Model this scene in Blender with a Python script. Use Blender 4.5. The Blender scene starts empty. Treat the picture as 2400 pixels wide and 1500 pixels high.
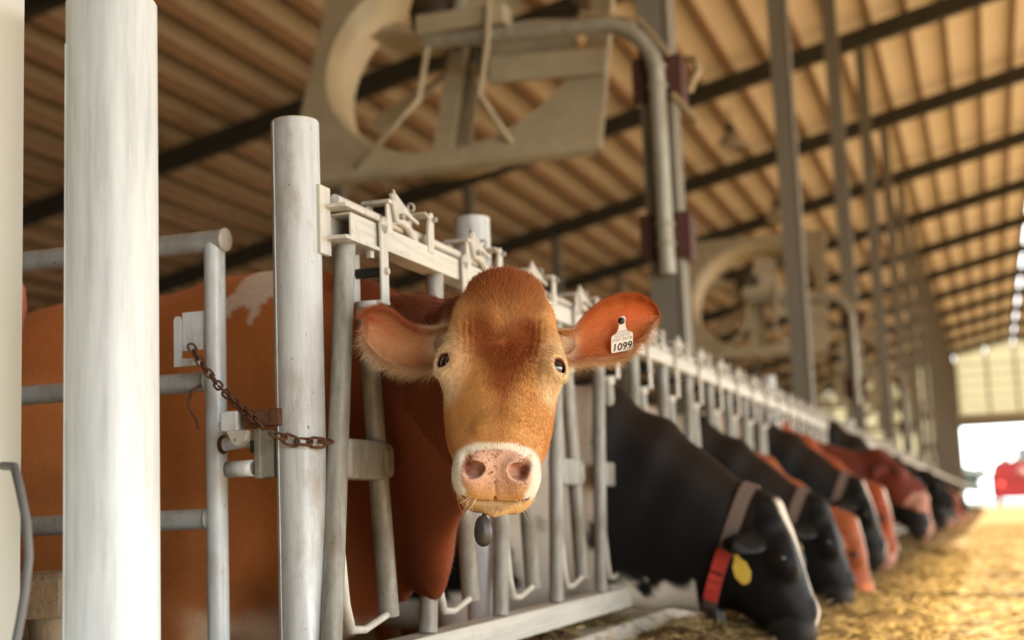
import bpy, bmesh, math, random
import numpy as np
from mathutils import Vector, Matrix

random.seed(7)
RNG = np.random.default_rng(7)
scene = bpy.context.scene
COL = scene.collection

# ---------------------------------------------------------------- camera
cam_d = bpy.data.cameras.new('camera')
cam_d.lens = 50.0
cam_d.sensor_width = 36.0
cam_d.clip_start = 0.05
cam_d.clip_end = 600
cam = bpy.data.objects.new('camera', cam_d)
COL.objects.link(cam)
CAM_R = Vector((0.9470, 0.3188, -0.0396))
CAM_U = Vector((0.0809, -0.1174, 0.9898))
CAM_F = Vector((-0.3109, 0.9405, 0.1370))
CAM_P = Vector((0, 0, 0.91))
mw = Matrix((CAM_R, CAM_U, -CAM_F)).transposed().to_4x4()
mw.translation = CAM_P
cam.matrix_world = mw
cam_d.dof.use_dof = True
cam_d.dof.focus_distance = 2.68
cam_d.dof.aperture_fstop = 2.4
scene.camera = cam

# ---------------------------------------------------------------- world, sun, exposure
scene.view_settings.view_transform = 'Standard'
scene.view_settings.look = 'None'
scene.view_settings.gamma = 1.0
scene.view_settings.exposure = 0.0
scene.view_settings.use_curve_mapping = False
world = bpy.data.worlds.new('world')
scene.world = world
world.use_nodes = True
bg = world.node_tree.nodes['Background']
bg.inputs['Color'].default_value = (0.91, 0.965, 1.0, 1)
bg.inputs['Strength'].default_value = 7.0
SUN_DIR = Vector((-1.0, 0.16, -0.306)).normalized()
sun_d = bpy.data.lights.new('sun', 'SUN')
sun_d.energy = 27.0
sun_d.color = (1.0, 0.78, 0.46)
sun_d.angle = 0.012
sun = bpy.data.objects.new('sun', sun_d)
COL.objects.link(sun)
sun.location = (40, -6, 12)
sun.rotation_euler = SUN_DIR.to_track_quat('-Z', 'Y').to_euler()


# ---------------------------------------------------------------- small helpers
def lin(r, g, b):
    def f(c):
        c /= 255.0
        return c / 12.92 if c <= 0.04045 else ((c + 0.055) / 1.055) ** 2.4
    return (f(r), f(g), f(b))


def tag(o, label=None, cat=None, group=None, kind=None):
    if label:
        o['label'] = label
    if cat:
        o['category'] = cat
    if group:
        o['group'] = group
    if kind:
        o['kind'] = kind
    return o


def empty(name, loc=(0, 0, 0), rz=0.0):
    o = bpy.data.objects.new(name, None)
    COL.objects.link(o)
    o.empty_display_size = 0.1
    o.location = loc
    o.rotation_euler = (0, 0, rz)
    return o


def link(name, me, parent=None):
    o = bpy.data.objects.new(name, me)
    COL.objects.link(o)
    if parent is not None:
        o.parent = parent
    return o


def copy_tree(o, parent=None):
    c = o.copy()
    COL.objects.link(c)
    c.parent = parent
    for ch in list(o.children):
        copy_tree(ch, c)
    return c


class MB:
    """collects shapes, builds ONE mesh object"""

    def __init__(self):
        self.v = []
        self.f = []
        self.s = []

    def add(self, verts, faces, smooth=False):
        n = len(self.v)
        self.v.extend([tuple(p) for p in verts])
        self.f.extend([tuple(i + n for i in f) for f in faces])
        self.s.extend([smooth] * len(faces))
        return self

    def box(self, c, size, rot=None, ch=0.0):
        hx, hy, hz = size[0] / 2, size[1] / 2, size[2] / 2
        c = Vector(c)
        R = rot if rot is not None else Matrix.Identity(3)
        if ch <= 0:
            vs = [Vector((x, y, z)) for x in (-hx, hx) for y in (-hy, hy) for z in (-hz, hz)]
            fs = [(0, 1, 3, 2), (4, 6, 7, 5), (0, 4, 5, 1), (2, 3, 7, 6), (0, 2, 6, 4), (1, 5, 7, 3)]
        else:
            bm = bmesh.new()
            bmesh.ops.create_cube(bm, size=1.0)
            for v in bm.verts:
                v.co = Vector((v.co.x * size[0], v.co.y * size[1], v.co.z * size[2]))
            bmesh.ops.bevel(bm, geom=list(bm.edges), offset=ch, segments=2, affect='EDGES', profile=0.5)
            bm.verts.index_update()
            vs = [v.co.copy() for v in bm.verts]
            fs = [tuple(v.index for v in f.verts) for f in bm.faces]
            bm.free()
        return self.add([c + R @ v for v in vs], fs, False)

    def tube(self, pts, r, n=14, cap=True, closed=False, smooth=True):
        pts = [Vector(p) for p in pts]
        m = len(pts)
        rr = r if isinstance(r, (list, tuple)) else [r] * m
        tang = []
        for i in range(m):
            if closed:
                t = pts[(i + 1) % m] - pts[i - 1]
            else:
                t = pts[min(i + 1, m - 1)] - pts[max(i - 1, 0)]
            tang.append(t.normalized())
        a = Vector((0, 0, 1)) if abs(tang[0].z) < 0.9 else Vector((1, 0, 0))
        nrm = (a - tang[0] * a.dot(tang[0])).normalized()
        vs = []
        for i in range(m):
            t = tang[i]
            nrm = (nrm - t * nrm.dot(t)).normalized()
            b = t.cross(nrm)
            for k in range(n):
                an = 2 * math.pi * k / n
                vs.append(pts[i] + (nrm * math.cos(an) + b * math.sin(an)) * rr[i])
        fs = []
        for i in range(m if closed else m - 1):
            j = (i + 1) % m
            for k in range(n):
                k2 = (k + 1) % n
                fs.append((i * n + k, i * n + k2, j * n + k2, j * n + k))
        self.add(vs, fs, smooth)
        if cap and not closed:
            self.add(vs[:n], [tuple(range(n))[::-1]])
            self.add(vs[-n:], [tuple(range(n))])
        return self

    def ring(self, c, axis, R, r, n=20, m=8):
        axis = Vector(axis).normalized()
        a = axis.orthogonal().normalized()
        b = axis.cross(a)
        pts = [Vector(c) + (a * math.cos(2 * math.pi * k / n) + b * math.sin(2 * math.pi * k / n)) * R for k in range(n)]
        return self.tube(pts, r, m, closed=True)

    def lathe(self, c, axis, prof, n=32, smooth=True):
        """prof: list of (along axis, radius)"""
        axis = Vector(axis).normalized()
        a = axis.orthogonal().normalized()
        b = axis.cross(a)
        vs, fs = [], []
        for (h, r) in prof:
            for k in range(n):
                an = 2 * math.pi * k / n
                vs.append(Vector(c) + axis * h + (a * math.cos(an) + b * math.sin(an)) * r)
        for i in range(len(prof) - 1):
            for k in range(n):
                k2 = (k + 1) % n
                fs.append((i * n + k, i * n + k2, (i + 1) * n + k2, (i + 1) * n + k))
        return self.add(vs, fs, smooth)

    def poly(self, outline, thick, frame):
        """extruded outline; outline 2D, frame=(origin, ex, ey, ez)"""
        o, ex, ey, ez = [Vector(q) for q in frame]
        n = len(outline)
        vs = [o + ex * x + ey * y - ez * thick / 2 for x, y in outline] + [o + ex * x + ey * y + ez * thick / 2 for x, y in outline]
        fs = [tuple(range(n))[::-1], tuple(range(n, 2 * n))]
        fs += [(i, (i + 1) % n, n + (i + 1) % n, n + i) for i in range(n)]
        return self.add(vs, fs)

    def mesh(self, name, mat):
        me = bpy.data.meshes.new(name)
        me.from_pydata(self.v, [], self.f)
        me.polygons.foreach_set('use_smooth', self.s)
        if mat is not None:
            me.materials.append(mat)
        me.update()
        return me

    def build(self, name, mat, parent=None):
        return link(name, self.mesh(name, mat), parent)


def arc(c, a, b, r, t0, t1, n):
    c, a, b = Vector(c), Vector(a), Vector(b)
    return [c + (a * math.cos(t) + b * math.sin(t)) * r for t in np.linspace(t0, t1, n)]


# ---------------------------------------------------------------- materials
class NT:
    def __init__(self, name):
        self.m = bpy.data.materials.new(name)
        self.m.use_nodes = True
        self.t = self.m.node_tree
        self.b = self.t.nodes['Principled BSDF']

    def n(self, typ, **kw):
        nd = self.t.nodes.new(typ)
        for k, v in kw.items():
            if k in nd.inputs:
                nd.inputs[k].default_value = v
            else:
                setattr(nd, k, v)
        return nd

    def l(self, a, b):
        self.t.links.new(a, b)

    def coords(self, scale=(1, 1, 1), kind='Object'):
        tc = self.n('ShaderNodeTexCoord')
        mp = self.n('ShaderNodeMapping')
        mp.inputs['Scale'].default_value = scale
        self.l(tc.outputs[kind], mp.inputs['Vector'])
        return mp.outputs['Vector']

    def noise(self, vec, scale, detail=4, rough=0.6):
        nd = self.n('ShaderNodeTexNoise')
        nd.inputs['Scale'].default_value = scale
        nd.inputs['Detail'].default_value = detail
        nd.inputs['Roughness'].default_value = rough
        self.l(vec, nd.inputs['Vector'])
        return nd.outputs['Fac']

    def ramp(self, fac, stops):
        nd = self.n('ShaderNodeValToRGB')
        el = nd.color_ramp.elements
        while len(el) < len(stops):
            el.new(0.5)
        for e, (p, c) in zip(el, stops):
            e.position = p
            e.color = (c[0], c[1], c[2], 1) if not isinstance(c, (int, float)) else (c, c, c, 1)
        self.l(fac, nd.inputs['Fac'])
        return nd.outputs['Color']

    def mix(self, fac, a, b, blend='MIX'):
        nd = self.n('ShaderNodeMix')
        nd.data_type = 'RGBA'
        nd.blend_type = blend
        for sock, val in ((nd.inputs[0], fac), (nd.inputs[6], a), (nd.inputs[7], b)):
            if hasattr(val, 'is_linked') or hasattr(val, 'links'):
                self.l(val, sock)
            elif isinstance(val, (int, float)):
                sock.default_value = val
            else:
                sock.default_value = (val[0], val[1], val[2], 1)
        return nd.outputs[2]

    def bump(self, height, strength=0.2, dist=0.01):
        nd = self.n('ShaderNodeBump')
        nd.inputs['Strength'].default_value = strength
        nd.inputs['Distance'].default_value = dist
        self.l(height, nd.inputs['Height'])
        self.l(nd.outputs['Normal'], self.b.inputs['Normal'])

    def set(self, **kw):
        for k, v in kw.items():
            k = k.replace('_', ' ')
            if isinstance(v, tuple):
                v = (*v, 1)
            self.b.inputs[k].default_value = v
        return self


def plain(name, col, rough=0.6, metal=0.0, vary=0.15, scale=12.0, bump=0.0):
    M = NT(name)
    v = M.coords()
    f = M.noise(v, scale)
    c = M.ramp(f, [(0.25, tuple(x * (1 - vary) for x in col)), (0.75, tuple(min(1, x * (1 + vary)) for x in col))])
    M.l(c, M.b.inputs['Base Color'])
    M.set(Roughness=rough, Metallic=metal)
    if bump:
        M.bump(f, bump, 0.01)
    return M.m


def steel(name, base, dirt, dirt_lo=0.52, dirt_hi=0.75, metal=0.35, rough=0.42, streak=(14, 14, 1.2), spot=90):
    """galvanised tube: long streaks, specks and brown grime"""
    M = NT(name)
    v = M.coords(streak)
    f1 = M.noise(v, 3.0, 6, 0.65)
    c = M.ramp(f1, [(0.28, tuple(x * 0.74 for x in base)), (0.5, base), (0.74, tuple(min(1, x * 1.16) for x in base))])
    v2 = M.coords((5, 5, 2.0))
    f2 = M.noise(v2, 1.6, 8, 0.72)
    k = M.ramp(f2, [(dirt_lo, 0.0), (dirt_hi, 0.85)])
    c = M.mix(k, c, dirt)
    v3 = M.coords((1, 1, 0.6))
    f3 = M.noise(v3, spot, 2, 0.5)
    k3 = M.ramp(f3, [(0.70, 0.0), (0.76, 0.75)])
    c = M.mix(k3, c, tuple(x * 0.35 for x in dirt))
    M.l(c, M.b.inputs['Base Color'])
    M.set(Metallic=metal, Roughness=rough)
    r = M.ramp(f1, [(0.2, rough + 0.18), (0.8, rough - 0.1)])
    M.l(r, M.b.inputs['Roughness'])
    M.bump(f1, 0.12, 0.004)
    return M.m


MAT = {}
MAT['galv'] = steel('galvanised_steel', (0.68, 0.71, 0.715), (0.34, 0.25, 0.15), 0.51, 0.74, metal=0.12)
MAT['galv_dirty'] = steel('galvanised_dirty', (0.36, 0.355, 0.315), (0.14, 0.105, 0.062), 0.42, 0.66, metal=0.12, rough=0.5)
MAT['pole'] = steel('pale_pole', (0.70, 0.745, 0.75), (0.58, 0.60, 0.58), 0.55, 0.85, metal=0.10, rough=0.42, spot=2)
MAT['cream'] = steel('cream_steel', (0.58, 0.55, 0.475), (0.34, 0.24, 0.13), 0.56, 0.80, metal=0.1, rough=0.5)
MAT['cream_y'] = steel('cream_steel_rail', (0.60, 0.575, 0.50), (0.38, 0.27, 0.14), 0.58, 0.82, metal=0.1, rough=0.5, streak=(14, 0.8, 14))
MAT['galv_x'] = steel('galvanised_rail', (0.50, 0.525, 0.515), (0.24, 0.175, 0.10), 0.44, 0.68, streak=(1.2, 14, 14))
MAT['rust'] = plain('rusty_iron', (0.13, 0.055, 0.028), 0.85, 0.2, 0.55, 60, 0.5)
MAT['rust_red'] = plain('rusty_red_plate', (0.085, 0.032, 0.024), 0.7, 0.1, 0.4, 40, 0.2)
MAT['rubber'] = plain('black_rubber', (0.018, 0.017, 0.015), 0.6)
MAT['rafter'] = plain('dark_rafter_steel', (0.060, 0.052, 0.034), 0.7, 0.0, 0.2, 3)
MAT['purlin'] = plain('brown_purlin', (0.24, 0.125, 0.05), 0.7, 0.0, 0.2, 4)
MAT['column'] = plain('column_paint', (0.20, 0.178, 0.135), 0.6, 0.05, 0.14, 5)
MAT['fan'] = plain('fan_housing', (0.46, 0.39, 0.25), 0.6, 0.0, 0.16, 6)
MAT['fan_dark'] = plain('fan_motor', (0.07, 0.05, 0.03), 0.5, 0.2, 0.3, 30)
MAT['pipe'] = steel('dusty_pipe', (0.40, 0.38, 0.30), (0.24, 0.18, 0.10), 0.50, 0.8, metal=0.25, rough=0.45)
MAT['black'] = plain('black_plastic', (0.012, 0.012, 0.012), 0.35)
MAT['yellow'] = plain('yellow_plastic', (0.86, 0.60, 0.09), 0.45)
MAT['red_plastic'] = plain('red_plastic', (0.62, 0.06, 0.05), 0.45)
MAT['strap'] = plain('grey_strap', (0.15, 0.105, 0.08), 0.8)
MAT['tag'] = plain('white_tag', (0.86, 0.82, 0.74), 0.45, 0.0, 0.05, 30)
MAT['ink'] = plain('black_ink', (0.018, 0.018, 0.02), 0.6)
MAT['ink_grey'] = plain('grey_ink', (0.16, 0.15, 0.14), 0.6)
MAT['truck'] = plain('red_paint', (0.16, 0.008, 0.008), 0.35, 0.0, 0.15, 2)
MAT['truck_logo'] = plain('faded_logo', (0.20, 0.06, 0.05), 0.5)
MAT['glass_dark'] = plain('dark_glass', (0.05, 0.06, 0.06), 0.15)
MAT['hose'] = plain('grey_hose', (0.13, 0.13, 0.125), 0.6)
MAT['jamb'] = plain('pale_jamb', (0.60, 0.58, 0.49), 0.5, 0.0, 0.08, 4)  # column paint lightened to stand for light from the near opening
MAT['jamb_edge'] = plain('tan_jamb_edge', (0.40, 0.30, 0.16), 0.6, 0.0, 0.15, 6)
MAT['jamb_dark'] = plain('brown_jamb_gap', (0.10, 0.045, 0.025), 0.8)
MAT['pink'] = plain('pink_plastic', (0.62, 0.20, 0.16), 0.5)


def mat_concrete(name, base, feed=(0.5, 0.36, 0.14), f_lo=0.45, f_hi=0.62):
    M = NT(name)
    v = M.coords()
    f = M.noise(v, 2.2, 10, 0.7)
    c = M.ramp(f, [(0.3, tuple(x * 0.8 for x in base)), (0.7, tuple(min(1, x * 1.1) for x in base))])
    f2 = M.noise(v, 5.0, 12, 0.75)
    k = M.ramp(f2, [(f_lo, 0.0), (f_hi, 1.0)])
    c = M.mix(k, c, feed)
    f3 = M.noise(v, 60, 3, 0.7)
    c = M.mix(M.ramp(f3, [(0.55, 0.0), (0.75, 0.55)]), c, tuple(x * 0.4 for x in feed))
    M.l(c, M.b.inputs['Base Color'])
    M.set(Roughness=0.9)
    M.bump(f3, 0.4, 0.01)
    return M.m


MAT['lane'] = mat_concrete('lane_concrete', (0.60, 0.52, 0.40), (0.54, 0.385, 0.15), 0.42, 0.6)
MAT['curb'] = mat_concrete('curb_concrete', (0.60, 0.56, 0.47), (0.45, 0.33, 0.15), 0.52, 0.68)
MAT['pen_right'] = mat_concrete('dry_pen_concrete', (0.42, 0.36, 0.27), (0.34, 0.25, 0.14), 0.45, 0.65)  # unseen opposite floor, made paler to bounce light up to the roof
MAT['near_wall'] = plain('dark_boarding', (0.055, 0.045, 0.035), 0.9)  # dark so the added near gable throws back little light
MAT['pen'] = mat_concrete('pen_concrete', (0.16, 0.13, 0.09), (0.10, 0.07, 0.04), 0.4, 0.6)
MAT['mud_block'] = mat_concrete('dusty_block', (0.30, 0.27, 0.21), (0.34, 0.22, 0.11), 0.40, 0.6)


def mat_feed():
    M = NT('feed')
    v = M.coords((1, 1, 1))
    f = M.noise(v, 7, 10, 0.75)
    f2 = M.noise(v, 55, 4, 0.7)
    c = M.ramp(f, [(0.30, (0.045, 0.025, 0.008)), (0.5, (0.165, 0.098, 0.030)), (0.72, (0.36, 0.25, 0.09))])
    c = M.mix(M.ramp(f2, [(0.4, 0.0), (0.7, 0.7)]), c, (0.11, 0.06, 0.018))
    M.l(c, M.b.inputs['Base Color'])
    M.set(Roughness=0.95)
    M.bump(f2, 1.0, 0.03)
    return M.m


MAT['feed'] = mat_feed()


def mat_straw():
    M = NT('straw')
    oi = M.n('ShaderNodeNewGeometry')
    c = M.ramp(oi.outputs['Random Per Island'], [(0.0, (0.08, 0.042, 0.012)), (0.5, (0.26, 0.17, 0.052)), (1.0, (0.58, 0.45, 0.20))])
    M.l(c, M.b.inputs['Base Color'])
    M.set(Roughness=0.8)
    return M.m


MAT['straw'] = mat_straw()


def mat_roof():
    M = NT('roof_sheet')
    v = M.coords((0.25, 1.0, 1))
    f = M.noise(v, 1.3, 6, 0.6)
    c = M.ramp(f, [(0.3, (0.80, 0.66, 0.49)), (0.7, (0.86, 0.73, 0.57))])
    M.l(c, M.b.inputs['Base Color'])
    M.set(Roughness=0.75)
    return M.m


MAT['roof'] = mat_roof()


def mat_translucent():
    M = NT('translucent_panel')
    tr = M.n('ShaderNodeBsdfTranslucent')
    tr.inputs['Color'].default_value = (0.62, 0.56, 0.42, 1)
    M.set(Base_Color=(0.75, 0.68, 0.52), Roughness=0.6)
    mx = M.n('ShaderNodeMixShader')
    mx.inputs[0].default_value = 0.85
    M.l(M.b.outputs[0], mx.inputs[1])
    M.l(tr.outputs[0], mx.inputs[2])
    M.l(mx.outputs[0], M.t.nodes['Material Output'].inputs['Surface'])
    return M.m


MAT['panel'] = mat_translucent()
MAT['grass'] = plain('field_grass', (0.070, 0.080, 0.040), 0.9, 0, 0.3, 0.2)
MAT['tree'] = plain('far_trees', (0.042, 0.054, 0.052), 0.9, 0, 0.3, 0.6)  # bluish grey: distance haze put into the colour
MAT['gravel'] = plain('outside_track', (0.11, 0.10, 0.07), 0.9, 0, 0.2, 1.0)


def mat_coat(name, sheen=0.06, rough=0.6, bump=0.25, spec=0.3):
    M = NT(name)
    at = M.n('ShaderNodeAttribute', attribute_name='coat')
    v = M.coords((1, 1, 1))
    f = M.noise(v, 130, 3, 0.6)
    c = M.mix(0.35, at.outputs['Color'], M.ramp(f, [(0.3, 0.6), (0.7, 1.25)]), 'MULTIPLY')
    M.l(c, M.b.inputs['Base Color'])
    M.set(Roughness=rough)
    M.b.inputs['Specular IOR Level'].default_value = spec
    # pebbled skin where the coat is bare (alpha 0)
    vo = M.n('ShaderNodeTexVoronoi')
    vo.inputs['Scale'].default_value = 210
    M.l(v, vo.inputs['Vector'])
    inv = M.n('ShaderNodeMath', operation='SUBTRACT')
    inv.inputs[0].default_value = 1.0
    M.l(at.outputs['Alpha'], inv.inputs[1])
    mul = M.n('ShaderNodeMath', operation='MULTIPLY')
    M.l(vo.outputs['Distance'], mul.inputs[0])
    M.l(inv.outputs[0], mul.inputs[1])
    sb = M.n('ShaderNodeMath', operation='SUBTRACT')
    M.l(f, sb.inputs[0])
    M.l(mul.outputs[0], sb.inputs[1])
    f = sb.outputs[0]
    M.b.inputs['Sheen Weight'].default_value = sheen
    M.b.inputs['Sheen Roughness'].default_value = 0.45
    M.bump(f, bump, 0.004)
    return M.m


MAT['coat'] = mat_coat('cow_coat')
MAT['coat_dark'] = mat_coat('cow_coat_black', 0.0, 0.5, 0.25, 0.16)


def mat_hair():
    M = NT('cow_hair')
    at = M.n('ShaderNodeAttribute', attribute_name='coat')
    M.l(at.outputs['Color'], M.b.inputs['Base Color'])
    M.set(Roughness=0.55)
    M.b.inputs['Specular IOR Level'].default_value = 0.25
    return M.m


MAT['hair'] = mat_hair()


def mat_eye():
    M = NT('cow_eye')
    M.set(Base_Color=(0.012, 0.009, 0.008), Roughness=0.06)
    M.b.inputs['Coat Weight'].default_value = 1.0
    M.b.inputs['Coat Roughness'].default_value = 0.02
    return M.m


MAT['eye'] = mat_eye()

# ================================================================ THE SETTING
LANE_Z = 0.38
PEN_Z = 0.10
HX = -1.30            # headlock line
RIDGE_X, RIDGE_Z, PITCH = 1.8, 9.75, 0.222
COL_X = -1.60
BAY0, BAY = 7.65, 5.75
Y0, Y1 = -3.0, 88.1
EAVE_L, EAVE_R = -21.0, 18.8


def rz_at(x):
    return RIDGE_Z - PITCH * abs(x - RIDGE_X)


def slab(name, x0, x1, y0, y1, z0, z1, mat):
    o = MB().box(((x0 + x1) / 2, (y0 + y1) / 2, (z0 + z1) / 2), (x1 - x0, y1 - y0, z1 - z0)).build(name, mat)
    return tag(o, kind='structure')


tag(slab('floor_feed_lane', HX + 0.12, 4.05, Y0, Y1 + 0.4, LANE_Z - 0.3, LANE_Z, MAT['lane']), 'pale concrete feed lane scattered with yellow straw', 'floor')
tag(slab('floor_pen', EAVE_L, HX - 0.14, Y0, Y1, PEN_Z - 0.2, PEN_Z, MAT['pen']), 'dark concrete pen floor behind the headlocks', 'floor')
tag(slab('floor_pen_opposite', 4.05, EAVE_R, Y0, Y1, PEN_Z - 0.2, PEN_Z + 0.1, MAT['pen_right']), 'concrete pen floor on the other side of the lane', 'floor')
tag(slab('ground_outside', -160, 160, Y1 + 0.4, 330, -0.3, 0.30, MAT['grass']), 'pale green field outside the far door', 'ground')
tag(slab('path_outside', -3, 6, Y1 + 0.4, 150, 0.30, 0.34, MAT['gravel']), 'pale track leading out of the far door', 'path')
tag(slab('ground_apron', -60, 60, -60, Y0, -0.3, LANE_Z - 0.02, MAT['gravel']), 'pale yard in front of the barn', 'ground')
tag(slab('ground_side', EAVE_R, 90, -60, 150, -0.3, PEN_Z, MAT['gravel']), 'pale yard along the open side of the barn', 'ground')

# kerb under the headlocks
kb = MB()
prof = [(HX - 0.14, 0.0), (HX - 0.14, 0.50), (HX - 0.12, 0.53), (HX + 0.06, 0.53), (HX + 0.17, 0.40), (HX + 0.19, 0.36), (HX + 0.19, 0.0)]
ys = [2.2, 40, Y1]
vs, fs = [], []
for y in ys:
    vs += [(x, y, z) for x, z in prof]
n = len(prof)
for i in range(len(ys) - 1):
    for k in range(n):
        k2 = (k + 1) % n
        fs.append((i * n + k, i * n + k2, (i + 1) * n + k2, (i + 1) * n + k))
fs += [tuple(range(n)), tuple(range(2 * n, 3 * n))[::-1]]
kb.add(vs, fs)
tag(kb.build('kerb', MAT['curb']), 'low concrete kerb running under the headlocks', 'kerb', kind='structure')

# roof: sheets, rafters, purlins
roof = empty('roof')
tag(roof, 'pitched barn roof with pale sheets on brown purlins', 'roof', kind='structure')
OFF = 0.375
cosp = math.cos(math.atan(PITCH))
GAP = 0.04


def slope_box(x0, x1, y0, y1, zoff, depth, name, mat, parent=roof):
    """box following the roof slope, its bottom face zoff above the rafter line"""
    xs = (x0, x1)
    vs = []
    for z_add in (zoff, zoff + depth):
        for x in xs:
            for y in (y0, y1):
                vs.append((x, y, rz_at(x) + z_add))
    fs = [(0, 1, 3, 2), (4, 6, 7, 5), (0, 4, 5, 1), (2, 3, 7, 6), (0, 2, 6, 4), (1, 5, 7, 3)]
    return MB().add(vs, fs).build(name, mat, parent)


# each strip of sheeting between two rafters is a panel of its own
bays = [Y0] + [BAY0 + BAY * k for k in range(-1, 14)] + [88.4]
for i in range(len(bays) - 1):
    slope_box(EAVE_L, RIDGE_X - GAP, bays[i] + 0.004, bays[i + 1] - 0.004, OFF, 0.04, 'roof_sheet', MAT['roof'])
    slope_box(RIDGE_X + GAP, EAVE_R, bays[i] + 0.004, bays[i + 1] - 0.004, OFF, 0.04, 'roof_sheet', MAT['roof'])


def rafter_mesh(x0, x1):
    mb = MB()
    for z0, z1, w in ((-0.17, -0.135, 0.15), (-0.14, 0.14, 0.035), (0.135, 0.168, 0.15)):
        vs = []
        for zz in (z0, z1):
            for x in (x0, x1):
                for y in (-w / 2, w / 2):
                    vs.append((x, y, rz_at(x) + zz))
        mb.add(vs, [(0, 1, 3, 2), (4, 6, 7, 5), (0, 4, 5, 1), (2, 3, 7, 6), (0, 2, 6, 4), (1, 5, 7, 3)])
    return mb.mesh('rafter', MAT['rafter'])


raf_l, raf_r = rafter_mesh(EAVE_L, RIDGE_X), rafter_mesh(RIDGE_X, EAVE_R)
for k in range(-1, 14):
    for me in (raf_l, raf_r):
        o = link('rafter', me, roof)
        o.location = (0, BAY0 + BAY * k, 0)
px = [RIDGE_X - GAP - 0.06 - 0.62 * i for i in range(36)]
px = [x for x in px if x > EAVE_L + 0.1]
for x in px + [RIDGE_X - GAP + 0.16]:
    o = MB().box((x, (Y0 + Y1) / 2, rz_at(x) + 0.17 + 0.100), (0.060, Y1 - Y0, 0.200)).build('purlin', MAT['purlin'], roof)
for i in range(27):
    x = RIDGE_X + GAP + 0.06 + 0.62 * i
    if x < EAVE_R - 0.1:
        MB().box((x, (Y0 + Y1) / 2, rz_at(x) + 0.17 + 0.100), (0.060, Y1 - Y0, 0.200)).build('purlin', MAT['purlin'], roof)
# columns
cm = MB()
w = 0.18
cm.box((-0.016, 0, 0.5), (0.148, 0.20, 1.0))
cm.box((0.064, 0.012, 0.5), (0.014, 0.17, 1.0))
cm.box((0.080, 0, 0.5), (0.020, 0.20, 1.0))
col_mesh = cm.mesh('column', MAT['column'])


def column(x, y, z0, z1, n_label):
    o = link('column', col_mesh)
    o.location = (x, y, z0)
    o.scale = (1, 1, z1 - z0)
    return tag(o, n_label, 'column', 'roof columns in rows', 'structure')


ordn = ['first', 'second', 'third', 'fourth', 'fifth']
for k in range(-1, 15):
    lab = ('tan roof column behind the headlocks carrying the large fan' if k == 0 else
           ('tan roof column behind the headlocks, %s beyond the large fan' % ordn[k - 1]) if 1 <= k <= 4 else 'tan roof column far along the headlock row')
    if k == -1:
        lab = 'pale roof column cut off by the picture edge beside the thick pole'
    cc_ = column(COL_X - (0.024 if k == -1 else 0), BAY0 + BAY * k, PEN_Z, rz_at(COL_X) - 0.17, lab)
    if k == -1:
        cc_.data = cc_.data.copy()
        cc_.data.materials[0] = MAT['jamb']  # the light on this column is put into its colour
    if k >= 1:
        column(-9.0, BAY0 + BAY * k, PEN_Z, rz_at(-9.0) - 0.17, 'tan roof column deep inside the pen')
    column(4.4, BAY0 + BAY * k, PEN_Z, rz_at(4.4) - 0.17, 'tan roof column across the feed lane')
    column(EAVE_L + 0.2, BAY0 + BAY * k, PEN_Z, rz_at(EAVE_L + 0.2) - 0.17, 'tan eave column along the far side of the pen')
    column(EAVE_R - 0.2, BAY0 + BAY * k, PEN_Z, rz_at(EAVE_R - 0.2) - 0.17, 'tan eave column along the open side')

# far gable wall with the tall door
wall = empty('wall_far', (0, Y1, 0))
tag(wall, 'far gable wall of glowing translucent panels above the open door', 'wall', kind='structure')
DX0, DX1, DZ = -1.6, 4.4, 5.05
xs = [EAVE_L, -17, -13, -9, -5.2, DX0, 0.2, RIDGE_X, 3.2, DX1, 8, 12, 15, EAVE_R]
for i in range(len(xs) - 1):
    xa, xb = xs[i] + 0.02, xs[i + 1] - 0.02
    z0 = DZ + 0.8 if DX0 - 0.1 <= xa and xb <= DX1 + 0.1 else PEN_Z
    za, zb = rz_at(xa) + OFF, rz_at(xb) + OFF
    vs = [(x, y, z) for y in (-0.02, 0.02) for (x, z) in ((xa, z0), (xb, z0), (xb, zb), (xa, za))]
    MB().add(vs, [(0, 1, 2, 3), (7, 6, 5, 4), (0, 4, 5, 1), (1, 5, 6, 2), (2, 6, 7, 3), (3, 7, 4, 0)]).build('wall_panel', MAT['panel'], wall)
for x in xs[1:-1] + [-3.3]:
    z0 = DZ + 0.8 if DX0 < x < DX1 else PEN_Z
    MB().box((x, -0.12, (z0 + rz_at(x)) / 2), (0.13, 0.16, rz_at(x) - z0)).build('wall_stud', MAT['purlin'], wall)
for z in (6.35, 6.9, 7.5, 8.1, 8.7):
    half = (RIDGE_Z + OFF - z) / PITCH
    MB().box((RIDGE_X, -0.10, z), (min(2 * half, 30), 0.09, 0.09)).build('girt', MAT['purlin'], wall)
for z in (1.2, 2.4, 3.6, 4.8):
    MB().box(((EAVE_L + DX0) / 2, -0.10, z), (DX0 - EAVE_L, 0.09, 0.09)).build('girt', MAT['purlin'], wall)
MB().box(((DX0 + DX1) / 2, -0.15, DZ + 0.22), (DX1 - DX0 + 0.3, 0.35, 0.44)).build('lintel', MAT['column'], wall)
MB().box(((DX0 + DX1) / 2, -0.12, DZ + 0.62), (DX1 - DX0 + 0.3, 0.25, 0.36)).build('lintel_board', MAT['fan'], wall)
for x in (DX0 - 0.12, DX1 + 0.12):
    MB().box((x, -0.14, DZ / 2), (0.24, 0.3, DZ)).build('door_jamb', MAT['column'], wall)

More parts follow.
